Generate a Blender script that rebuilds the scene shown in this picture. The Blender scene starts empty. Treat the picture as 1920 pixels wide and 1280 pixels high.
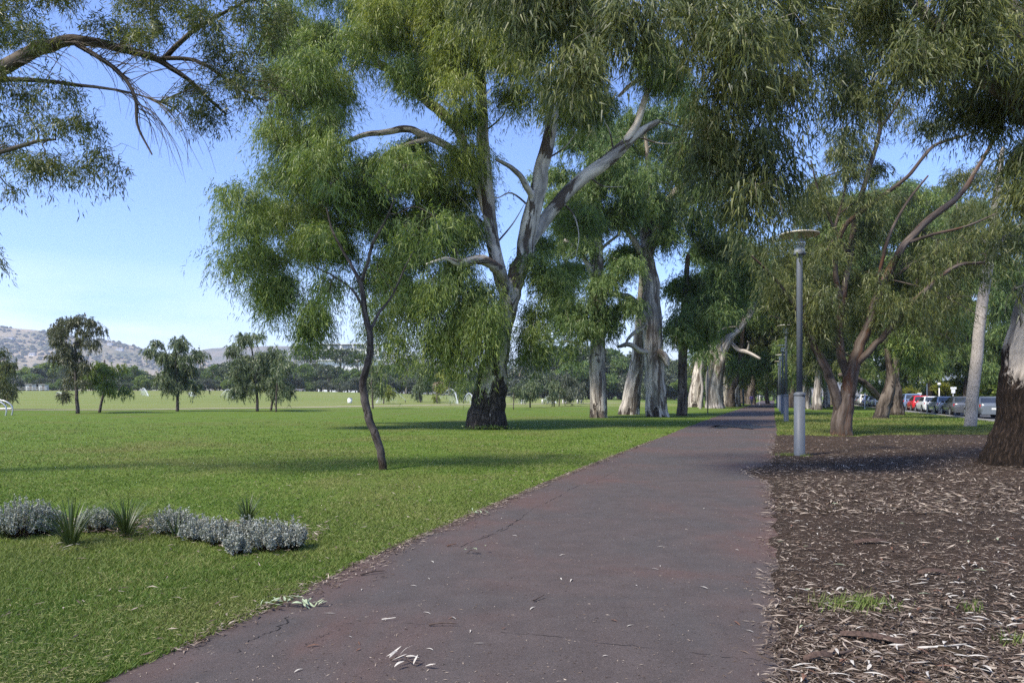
import bpy, bmesh, math, random
import numpy as np
from mathutils import Vector, Matrix

random.seed(7)
RNG = np.random.default_rng(11)
scene = bpy.context.scene
COL = scene.collection

# ------------------------------------------------------------------ camera, world, sun, exposure
F, CX, HY, CAMH = 1350.0, 960.0, 742.0, 1.5
cam_data = bpy.data.cameras.new('camera')
cam = bpy.data.objects.new('camera', cam_data)
COL.objects.link(cam)
cam.location = (0, 0, CAMH)
cam.rotation_euler = (math.radians(90), 0, 0)
cam_data.sensor_width = 36.0
cam_data.lens = 36.0 * F / 1920.0
cam_data.shift_y = 102.0 / 1920.0
cam_data.clip_start = 0.05
cam_data.clip_end = 20000.0
scene.camera = cam

SUN_DIR = Vector((-0.60, -0.48, 0.92)).normalized()      # towards the sun
SUN_EL = math.asin(SUN_DIR.z)
SUN_ROT = math.atan2(SUN_DIR.x, SUN_DIR.y) % (2 * math.pi)
world = bpy.data.worlds.new('World')
scene.world = world
world.use_nodes = True
wn = world.node_tree
wn.nodes.clear()
w_out = wn.nodes.new('ShaderNodeOutputWorld')
w_bg = wn.nodes.new('ShaderNodeBackground')
w_sky = wn.nodes.new('ShaderNodeTexSky')
w_sky.sky_type = 'NISHITA'
w_sky.sun_disc = False
w_sky.sun_elevation = SUN_EL
w_sky.sun_rotation = SUN_ROT
w_sky.altitude = 50
w_sky.air_density = 1.0
w_sky.dust_density = 0.6
w_sky.ozone_density = 3.0
w_bg.inputs['Strength'].default_value = 0.108
# thin white cloud banks low over the horizon
w_tc = wn.nodes.new('ShaderNodeTexCoord')
w_map = wn.nodes.new('ShaderNodeMapping')
w_map.inputs['Scale'].default_value = (2.2, 2.2, 9.0)
w_noise = wn.nodes.new('ShaderNodeTexNoise')
w_noise.inputs['Scale'].default_value = 1.6
w_noise.inputs['Detail'].default_value = 7
w_noise.inputs['Roughness'].default_value = 0.55
w_ramp = wn.nodes.new('ShaderNodeValToRGB')
w_ramp.color_ramp.elements[0].position = 0.30
w_ramp.color_ramp.elements[1].position = 0.66
w_sep = wn.nodes.new('ShaderNodeSeparateXYZ')
w_low = wn.nodes.new('ShaderNodeMapRange')
w_low.inputs['From Min'].default_value = 0.17
w_low.inputs['From Max'].default_value = 0.02
w_low.inputs['To Min'].default_value = 0.0
w_low.inputs['To Max'].default_value = 0.85
w_mul = wn.nodes.new('ShaderNodeMath'); w_mul.operation = 'MULTIPLY'
w_mix = wn.nodes.new('ShaderNodeMix'); w_mix.data_type = 'RGBA'
w_mix.inputs['B'].default_value = (6.6, 6.8, 7.2, 1)
w_tint = wn.nodes.new('ShaderNodeMix'); w_tint.data_type = 'RGBA'; w_tint.blend_type = 'MULTIPLY'
w_tint.inputs['Factor'].default_value = 1.0
w_tint.inputs['B'].default_value = (0.80, 0.87, 1.15, 1)
L = wn.links.new
L(w_tc.outputs['Generated'], w_map.inputs['Vector'])
L(w_map.outputs['Vector'], w_noise.inputs['Vector'])
L(w_noise.outputs['Fac'], w_ramp.inputs['Fac'])
L(w_tc.outputs['Generated'], w_sep.inputs['Vector'])
L(w_sep.outputs['Z'], w_low.inputs['Value'])
L(w_ramp.outputs['Color'], w_mul.inputs[0])
L(w_low.outputs['Result'], w_mul.inputs[1])
L(w_mul.outputs['Value'], w_mix.inputs['Factor'])
L(w_sky.outputs['Color'], w_tint.inputs['A'])
L(w_tint.outputs['Result'], w_mix.inputs['A'])
L(w_mix.outputs['Result'], w_bg.inputs['Color'])
L(w_bg.outputs['Background'], w_out.inputs['Surface'])

sun_data = bpy.data.lights.new('sun', 'SUN')
sun = bpy.data.objects.new('sun', sun_data)
COL.objects.link(sun)
sun_data.energy = 3.2
sun_data.angle = math.radians(9)
sun_data.color = (1.0, 0.92, 0.80)
sun.rotation_euler = SUN_DIR.to_track_quat('Z', 'Y').to_euler()

scene.view_settings.view_transform = 'Standard'
scene.view_settings.look = 'None'
scene.view_settings.gamma = 1.0
scene.view_settings.use_curve_mapping = False
scene.view_settings.exposure = 1.27
scene.render.engine = 'CYCLES'
scene.cycles.use_denoising = False
scene.cycles.max_bounces = 8
scene.cycles.diffuse_bounces = 6
scene.cycles.transmission_bounces = 6
scene.cycles.transparent_max_bounces = 8
scene.cycles.volume_bounces = 0

# ------------------------------------------------------------------ ground shape and picture-to-place helpers
def sstep(a, b, v):
    t = np.clip((np.asarray(v, float) - a) / (b - a), 0, 1)
    return t * t * (3 - 2 * t)

def ground_z(x, y):
    """flat park, rising gently towards the far side of the playing field"""
    return sstep(78, 250, y) * 3.3 * (1 - sstep(-95, 52, x))

def P(px, py, Y):
    return Vector(((px - CX) / F * Y, Y, CAMH + (HY - py) / F * Y))

def G(px, py, ymax=330.0):
    """where the sight line through a picture point meets the ground"""
    ys = np.linspace(2.0, ymax, 6000)
    z = CAMH + (HY - py) * ys / F
    hit = np.nonzero(z <= ground_z((px - CX) / F * ys, ys) + 1e-6)[0]
    Y = ys[hit[0]] if len(hit) else ymax
    x = (px - CX) / F * Y
    return Vector((x, Y, float(ground_z(x, Y))))

# ------------------------------------------------------------------ value noise in numpy
def _h(i, j, k, s):
    n = (i.astype(np.int64) * 73856093) ^ (j.astype(np.int64) * 19349663) ^ (k.astype(np.int64) * 83492791) ^ (s * 2654435761)
    n = (n ^ (n >> 13)) * 1274126177 & 0xFFFFFFFF
    n = (n ^ (n >> 16)) * 2246822519 & 0xFFFFFFFF
    return ((n ^ (n >> 15)) & 0xFFFFFF) / float(0xFFFFFF)

def vnoise(p, seed=0):
    p = np.asarray(p, float)
    f = np.floor(p); t = p - f; t = t * t * (3 - 2 * t)
    i, j, k = f[:, 0].astype(np.int64), f[:, 1].astype(np.int64), f[:, 2].astype(np.int64)
    r = 0
    for a in (0, 1):
        wa = t[:, 0] if a else 1 - t[:, 0]
        for b in (0, 1):
            wb = t[:, 1] if b else 1 - t[:, 1]
            for c in (0, 1):
                wc = t[:, 2] if c else 1 - t[:, 2]
                r = r + wa * wb * wc * _h(i + a, j + b, k + c, seed)
    return r * 2 - 1

def fbm(p, seed=0, oct=3):
    p = np.asarray(p, float); r = 0; a = 1; s = 0
    for o in range(oct):
        r = r + a * vnoise(p * 2 ** o, seed + o); s += a; a *= 0.5
    return r / s

# ------------------------------------------------------------------ mesh helpers
def mesh_np(name, verts, faces_flat, loop_start, mats, smooth=False, attr=None, mat_idx=None):
    me = bpy.data.meshes.new(name)
    nv, nl, nf = len(verts), len(faces_flat), len(loop_start)
    me.vertices.add(nv); me.vertices.foreach_set('co', np.ascontiguousarray(verts, np.float32).ravel())
    me.loops.add(nl); me.loops.foreach_set('vertex_index', np.ascontiguousarray(faces_flat, np.int32))
    me.polygons.add(nf); me.polygons.foreach_set('loop_start', np.ascontiguousarray(loop_start, np.int32))
    if smooth:
        me.polygons.foreach_set('use_smooth', np.ones(nf, bool))
    if mat_idx is not None:
        me.polygons.foreach_set('material_index', np.ascontiguousarray(mat_idx, np.int32))
    if attr is not None:
        a = me.attributes.new('bark_co', 'FLOAT_VECTOR', 'POINT')
        a.data.foreach_set('vector', np.ascontiguousarray(attr, np.float32).ravel())
    for m in (mats if isinstance(mats, (list, tuple)) else [mats]):
        me.materials.append(m)
    me.update(calc_edges=True)
    return me

def link(name, data, parent=None, loc=None, rot=None):
    o = bpy.data.objects.new(name, data)
    COL.objects.link(o)
    if parent is not None:
        o.parent = parent
    if loc is not None:
        o.location = loc
    if rot is not None:
        o.rotation_euler = rot
    return o

def tag(o, label=None, cat=None, group=None, kind=None):
    if label: o['label'] = label
    if cat: o['category'] = cat
    if group: o['group'] = group
    if kind: o['kind'] = kind
    return o

def empty(name, loc, label=None, cat=None, group=None, rz=0.0):
    o = link(name, None, None, loc, (0, 0, rz))
    o.empty_display_size = 0.2
    return tag(o, label, cat, group)

def copy_tree(o, parent=None):
    c = o.copy(); COL.objects.link(c)
    if parent is not None:
        c.parent = parent
    for ch in list(o.children):
        copy_tree(ch, c)
    return c

class MB:
    """collects shapes with a material index and links them as one mesh object"""
    def __init__(self): self.v = []; self.f = []; self.m = []; self.s = []
    def poly(self, pts, mi=0, smooth=False):
        b = len(self.v); self.v += [tuple(p) for p in pts]
        self.f.append(tuple(range(b, b + len(pts)))); self.m.append(mi); self.s.append(smooth)
    def box(self, c, s, mi=0, rz=0.0):
        cx, cy, cz = c; sx, sy, sz = s[0] / 2, s[1] / 2, s[2] / 2
        b = len(self.v); ca, sa = math.cos(rz), math.sin(rz)
        for dz in (-sz, sz):
            for dx, dy in ((-sx, -sy), (sx, -sy), (sx, sy), (-sx, sy)):
                self.v.append((cx + dx * ca - dy * sa, cy + dx * sa + dy * ca, cz + dz))
        for q in ((3, 2, 1, 0), (4, 5, 6, 7), (0, 1, 5, 4), (1, 2, 6, 5), (2, 3, 7, 6), (3, 0, 4, 7)):
            self.f.append(tuple(b + i for i in q)); self.m.append(mi); self.s.append(False)
    def lathe(self, prof, seg=16, c=(0, 0, 0), mi=0, smooth=True, axis='z'):
        b = len(self.v); n = len(prof)
        for r, z in prof:
            for k in range(seg):
                a = 2 * math.pi * k / seg
                if axis == 'z': p = (c[0] + r * math.cos(a), c[1] + r * math.sin(a), c[2] + z)
                elif axis == 'x': p = (c[0] + z, c[1] + r * math.cos(a), c[2] + r * math.sin(a))
                else: p = (c[0] + r * math.sin(a), c[1] + z, c[2] + r * math.cos(a))
                self.v.append(p)
        for i in range(n - 1):
            for k in range(seg):
                k2 = (k + 1) % seg
                self.f.append((b + i * seg + k, b + i * seg + k2, b + (i + 1) * seg + k2, b + (i + 1) * seg + k)); self.m.append(mi); self.s.append(smooth)
        self.f.append(tuple(b + k for k in range(seg))[::-1]); self.m.append(mi); self.s.append(False)
        self.f.append(tuple(b + (n - 1) * seg + k for k in range(seg))); self.m.append(mi); self.s.append(False)
    def tube(self, pts, rad, seg=8, mi=0):
        v, q, _ = tube_arrays(np.array([tuple(p) for p in pts]), np.array(rad if hasattr(rad, '__len__') else [rad] * len(pts), float), seg)
        b = len(self.v); self.v += [tuple(p) for p in v]
        for f in q:
            self.f.append(tuple(b + int(i) for i in f)); self.m.append(mi); self.s.append(True)
    def ring(self, sections, mi=0, smooth=True, cap=True):
        b = len(self.v); n = len(sections[0])
        for s in sections: self.v += [tuple(p) for p in s]
        for i in range(len(sections) - 1):
            for k in range(n):
                k2 = (k + 1) % n
                self.f.append((b + i * n + k, b + i * n + k2, b + (i + 1) * n + k2, b + (i + 1) * n + k)); self.m.append(mi); self.s.append(smooth)
        if cap:
            self.f.append(tuple(b + k for k in range(n))[::-1]); self.m.append(mi); self.s.append(False)
            self.f.append(tuple(b + (len(sections) - 1) * n + k for k in range(n))); self.m.append(mi); self.s.append(False)
    def mesh(self, name, mats):
        me = bpy.data.meshes.new(name)
        me.from_pydata(self.v, [], self.f)
        for m in (mats if isinstance(mats, (list, tuple)) else [mats]): me.materials.append(m)
        me.polygons.foreach_set('material_index', self.m)
        me.polygons.foreach_set('use_smooth', self.s)
        bm = bmesh.new(); bm.from_mesh(me); bmesh.ops.recalc_face_normals(bm, faces=bm.faces); bm.to_mesh(me); bm.free()
        me.update()
        return me
    def build(self, name, mats, parent=None, loc=None, rot=None):
        return link(name, self.mesh(name, mats), parent, loc, rot)

def catmull(pts, per=6):
    pts = np.asarray(pts, float)
    if len(pts) < 3:
        t = np.linspace(0, 1, per + 1)[:, None]
        return pts[0] + (pts[-1] - pts[0]) * t
    e = np.vstack([2 * pts[0] - pts[1], pts, 2 * pts[-1] - pts[-2]])
    out = []
    for i in range(1, len(e) - 2):
        p0, p1, p2, p3 = e[i - 1], e[i], e[i + 1], e[i + 2]
        for t in np.linspace(0, 1, per, endpoint=False):
            out.append(0.5 * ((2 * p1) + (-p0 + p2) * t + (2 * p0 - 5 * p1 + 4 * p2 - p3) * t * t + (-p0 + 3 * p1 - 3 * p2 + p3) * t ** 3))
    out.append(e[-2])
    return np.array(out)

def frames(pts):
    t = np.gradient(pts, axis=0)
    t /= np.linalg.norm(t, axis=1)[:, None] + 1e-9
    u = np.cross(t[0], (0, 1, 0.13)); u /= np.linalg.norm(u) + 1e-9
    U = np.zeros_like(pts)
    for i in range(len(pts)):
        u = u - t[i] * np.dot(u, t[i]); u /= np.linalg.norm(u) + 1e-9
        U[i] = u
    return t, U, np.cross(t, U)

def tube_arrays(pts, rad, seg=8, s0=0.0, rough=0.0, ridge=0.0, flare=0.0, flare_h=0.6, lobes=5, seed=0, cap=True, level=False):
    """rings along a line; rough/ridge push the skin in and out, flare spreads the foot into buttresses"""
    n = len(pts)
    t, U, V = frames(pts)
    if level:
        U = np.broadcast_to(np.array([1.0, 0, 0]), pts.shape); V = np.broadcast_to(np.array([0, 1.0, 0]), pts.shape)
    s = np.concatenate([[0], np.cumsum(np.linalg.norm(np.diff(pts, axis=0), axis=1))])
    a = np.linspace(0, 2 * np.pi, seg, endpoint=False)
    ca, sa = np.cos(a), np.sin(a)
    rm = max(float(np.mean(rad)), 1e-4)
    co = np.stack([np.broadcast_to(ca * rm, (n, seg)), np.broadcast_to(sa * rm, (n, seg)), np.broadcast_to((s + s0)[:, None], (n, seg))], -1)
    R = np.broadcast_to(rad[:, None], (n, seg)).copy()
    if rough or ridge:
        flat = co.reshape(-1, 3)
        d = rough * fbm(flat * (1.6 / rm) * np.array([1, 1, 0.25]), seed, 3)
        d = d + ridge * (np.abs(vnoise(flat * (4.5 / rm) * np.array([1, 1, 0.10]), seed + 9)) * 2 - 0.8)
        R = R * (1 + d.reshape(n, seg))
    if flare:
        e = np.exp(-s / flare_h)[:, None]
        ph = seed * 1.7
        lob = 0.55 + 0.45 * np.sin(a * lobes + ph) * 0.6 + 0.25 * np.sin(a * (lobes + 2) + ph * 2.1)
        R = R * (1 + flare * e * lob[None, :])
    v = pts[:, None, :] + R[..., None] * (ca[None, :, None] * U[:, None, :] + sa[None, :, None] * V[:, None, :])
    v = v.reshape(-1, 3)
    i = np.arange(n - 1)[:, None] * seg; k = np.arange(seg)[None, :]; k2 = (k + 1) % seg
    q = np.stack([i + k, i + k2, i + seg + k2, i + seg + k], -1).reshape(-1, 4)
    co = co.reshape(-1, 3)
    return v, q, co

def quads_mesh(name, parts, mats, smooth=True):
    """parts: list of (verts, quads, bark coordinates)"""
    off = 0; V = []; Q = []; A = []
    for v, q, c in parts:
        V.append(v); Q.append(q + off); A.append(c); off += len(v)
    V = np.vstack(V); Q = np.vstack(Q); A = np.vstack(A)
    return mesh_np(name, V, Q.ravel(), np.arange(len(Q)) * 4, mats, smooth, A)

# ------------------------------------------------------------------ materials
def new_mat(name):
    m = bpy.data.materials.new(name); m.use_nodes = True
    nt = m.node_tree; nt.nodes.clear()
    out = nt.nodes.new('ShaderNodeOutputMaterial')
    b = nt.nodes.new('ShaderNodeBsdfPrincipled')
    nt.links.new(b.outputs[0], out.inputs['Surface'])
    b.inputs['Specular IOR Level'].default_value = 0.3
    return m, nt, b, out

def c4(c): return (c[0], c[1], c[2], 1.0)

def nz(nt, vec=None, scale=5, detail=4, rough=0.55, dist=0.0):
    n = nt.nodes.new('ShaderNodeTexNoise')
    n.inputs['Scale'].default_value = scale; n.inputs['Detail'].default_value = detail
    n.inputs['Roughness'].default_value = rough; n.inputs['Distortion'].default_value = dist
    if vec is not None: nt.links.new(vec, n.inputs['Vector'])
    return n.outputs['Fac']

def ramp(nt, fac, stops):
    r = nt.nodes.new('ShaderNodeValToRGB'); e = r.color_ramp.elements
    while len(e) < len(stops): e.new(0.5)
    for el, (p, c) in zip(e, stops):
        el.position = p; el.color = c4(c) if hasattr(c, '__len__') else (c, c, c, 1)
    nt.links.new(fac, r.inputs['Fac'])
    return r.outputs['Color']

def mixc(nt, fac, a, b, blend='MIX'):
    m = nt.nodes.new('ShaderNodeMix'); m.data_type = 'RGBA'; m.blend_type = blend
    for sock, val in ((m.inputs['Factor'], fac), (m.inputs['A'], a), (m.inputs['B'], b)):
        if hasattr(val, 'is_output'): nt.links.new(val, sock)
        elif hasattr(val, '__len__'): sock.default_value = c4(val)
        else: sock.default_value = val
    return m.outputs['Result']

def math_n(nt, op, a, b=0.0, clamp=False):
    m = nt.nodes.new('ShaderNodeMath'); m.operation = op; m.use_clamp = clamp
    for sock, val in ((m.inputs[0], a), (m.inputs[1], b)):
        if hasattr(val, 'is_output'): nt.links.new(val, sock)
        else: sock.default_value = val
    return m.outputs[0]

def bump(nt, b, height, strength=0.5, dist=0.02):
    n = nt.nodes.new('ShaderNodeBump'); n.inputs['Strength'].default_value = strength; n.inputs['Distance'].default_value = dist
    nt.links.new(height, n.inputs['Height']); nt.links.new(n.outputs['Normal'], b.inputs['Normal'])

def mapped(nt, vec, scale):
    m = nt.nodes.new('ShaderNodeMapping'); m.inputs['Scale'].default_value = scale
    nt.links.new(vec, m.inputs['Vector']); return m.outputs['Vector']

def obj_co(nt):
    return nt.nodes.new('ShaderNodeTexCoord').outputs['Object']

def plain(name, col, rough=0.6, metal=0.0, var=0.12, scale=8.0, spec=0.3):
    m, nt, b, o = new_mat(name)
    co = obj_co(nt)
    n = nz(nt, co, scale, 5)
    c = ramp(nt, n, [(0.3, [x * (1 - var) for x in col]), (0.7, [min(1, x * (1 + var)) for x in col])])
    nt.links.new(c, b.inputs['Base Color'])
    b.inputs['Roughness'].default_value = rough; b.inputs['Metallic'].default_value = metal
    b.inputs['Specular IOR Level'].default_value = spec
    return m

def leaf_mat(name, dark, mid, light, trans=0.3, scale=0.8, rough=0.45):
    m, nt, b, o = new_mat(name)
    g = nt.nodes.new('ShaderNodeNewGeometry')
    co = nt.nodes.new('ShaderNodeTexCoord').outputs['Object']
    n = nz(nt, co, scale, 3, 0.6)
    f = math_n(nt, 'ADD', math_n(nt, 'MULTIPLY', g.outputs['Random Per Island'], 0.55), math_n(nt, 'MULTIPLY', n, 0.75))
    c = ramp(nt, f, [(0.30, dark), (0.62, mid), (0.95, light)])
    nt.links.new(c, b.inputs['Base Color'])
    b.inputs['Roughness'].default_value = rough; b.inputs['Specular IOR Level'].default_value = 0.35
    tr = nt.nodes.new('ShaderNodeBsdfTranslucent')
    tc = mixc(nt, 1.0, c, (1.25, 1.3, 0.6), 'MULTIPLY')
    nt.links.new(tc, tr.inputs['Color'])
    mx = nt.nodes.new('ShaderNodeMixShader'); mx.inputs[0].default_value = trans
    nt.links.new(b.outputs[0], mx.inputs[1]); nt.links.new(tr.outputs[0], mx.inputs[2])
    nt.links.new(mx.outputs[0], o.inputs['Surface'])
    return m

def bark_mat(name, pale, grey, dark, patch=0.55, base_h=2.0, base_amp=2.0, scale=1.5, streak=0.22, base_col=(0.035, 0.028, 0.022), bumpd=0.03, soft=0.03):
    """smooth pale gum bark with shedding dark patches and a rough dark stocking at the foot"""
    m, nt, b, o = new_mat(name)
    a = nt.nodes.new('ShaderNodeAttribute'); a.attribute_name = 'bark_co'
    co = a.outputs['Vector']
    st = mapped(nt, co, (1, 1, streak))
    n1 = nz(nt, st, scale * 1.3, 6, 0.6, 0.4)
    n2 = nz(nt, st, scale * 0.9, 5, 0.65, 0.8)
    fine = nz(nt, mapped(nt, co, (1, 1, 0.20)), scale * 9, 6, 0.75, 0.5)
    c = ramp(nt, n1, [(0.38, [x * 0.62 for x in grey]), (0.47, grey), (0.60, pale)])
    c = mixc(nt, math_n(nt, 'MULTIPLY', math_n(nt, 'SUBTRACT', fine, 0.5), 0.9, True), c, [x * 0.35 for x in grey])
    pm = ramp(nt, n2, [(patch, 0.0), (patch + soft, 1.0)])
    dk = mixc(nt, fine, [x * 0.5 for x in dark], [min(1, x * 1.6) for x in dark])
    c = mixc(nt, pm, c, dk)
    sep = nt.nodes.new('ShaderNodeSeparateXYZ'); nt.links.new(co, sep.inputs[0])
    n3 = nz(nt, mapped(nt, co, (1, 1, 0.35)), scale * 1.1, 6, 0.65, 0.6)
    hh = math_n(nt, 'ADD', sep.outputs['Z'], math_n(nt, 'MULTIPLY', math_n(nt, 'SUBTRACT', n3, 0.5), base_amp * 2))
    mr = nt.nodes.new('ShaderNodeMapRange'); mr.inputs['From Min'].default_value = base_h + 0.08; mr.inputs['From Max'].default_value = base_h - 0.08
    nt.links.new(hh, mr.inputs['Value'])
    bk = ramp(nt, fine, [(0.36, [x * 0.25 for x in base_col]), (0.50, base_col), (0.60, [min(1, x * 2.6) for x in base_col]), (0.72, [min(1, x * 7.0) for x in base_col])])
    c = mixc(nt, mr.outputs['Result'], c, bk)
    nt.links.new(c, b.inputs['Base Color'])
    b.inputs['Roughness'].default_value = 0.85; b.inputs['Specular IOR Level'].default_value = 0.15
    h = math_n(nt, 'ADD', math_n(nt, 'MULTIPLY', fine, math_n(nt, 'ADD', math_n(nt, 'MULTIPLY', mr.outputs['Result'], 1.0), 0.35)), math_n(nt, 'MULTIPLY', pm, 0.35))
    bump(nt, b, h, 0.9, bumpd)
    return m

# ------------------------------------------------------------------ leaves
def unit(v): return v / (np.linalg.norm(v, axis=-1, keepdims=True) + 1e-9)

def leaf_tris(base, d, length, width, rng):
    n = len(base)
    side = unit(np.cross(d, rng.normal(size=(n, 3)))) * (width * 0.5)[:, None]
    return np.stack([base - side, base + side, base + d * length[:, None]], 1).reshape(-1, 3)

def leaf_quads(base, d, length, width, rng, bend=0.12):
    n = len(base)
    side = unit(np.cross(d, rng.normal(size=(n, 3)))) * (width * 0.5)[:, None]
    mid = base + d * (length * 0.42)[:, None]
    tip = base + d * length[:, None]
    tip[:, 2] -= bend * length * rng.uniform(0, 1, n)
    v = np.stack([base, mid + side, tip, mid - side], 1).reshape(-1, 3)
    return v

def leaves_obj(name, verts, mat, parent, origin, k=4):
    n = len(verts) // k
    me = mesh_np(name, verts - np.array(origin)[None, :], np.arange(n * k), np.arange(n) * k, mat)
    return link(name, me, parent)

def in_poly(p, poly):
    poly = np.asarray(poly, float); x, y = p[:, 0], p[:, 1]
    ins = np.zeros(len(p), bool); j = len(poly) - 1
    for i in range(len(poly)):
        xi, yi = poly[i]; xj, yj = poly[j]
        c = ((yi > y) != (yj > y)) & (x < (xj - xi) * (y - yi) / (yj - yi + 1e-12) + xi)
        ins ^= c; j = i
    return ins

def poly_area(poly):
    p = np.asarray(poly, float); q = np.roll(p, -1, 0)
    return abs(np.sum(p[:, 0] * q[:, 1] - q[:, 0] * p[:, 1])) / 2

def strands(centers, R, n_leaves, rng, length, width, hang=1.0, slen=1.0, flat=0.7, per=14, tri=False):
    """hanging leafy strands round clump centres; returns leaf quads"""
    K = max(1, int(n_leaves / per))
    ci = rng.integers(0, len(centers), K)
    off = rng.normal(size=(K, 3)) * 0.43; off[:, 2] *= flat
    r = (R[ci] if hasattr(R, '__len__') else np.full(K, R))
    start = centers[ci] + off * r[:, None]
    out = unit(off * np.array([1, 1, 0.3]) + rng.normal(size=(K, 3)) * 0.5)
    Ls = slen * rng.uniform(0.35, 1.25, K)
    t = rng.uniform(0, 1, (K, per))
    pos = start[:, None, :] + out[:, None, :] * (Ls[:, None, None] * 0.55 * t[..., None] * (1.15 - 0.4 * t[..., None] * hang))
    pos[..., 2] -= hang * Ls[:, None] * 0.75 * t ** 1.7
    pos += rng.normal(size=pos.shape) * (0.035 * slen + 0.02)
    down = np.array([0, 0, -1.0])
    d = out[:, None, :] * 0.40 + down * (0.75 * hang) + rng.normal(size=pos.shape) * (0.33 + 0.35 * (1 - min(hang, 1)))
    d = unit(d).reshape(-1, 3); pos = pos.reshape(-1, 3); n = len(pos)
    ln = length * rng.uniform(0.5, 1.45, n); wd = width * rng.uniform(0.7, 1.3, n)
    return leaf_tris(pos, d, ln, wd, rng) if tri else leaf_quads(pos, d, ln, wd, rng)

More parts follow.
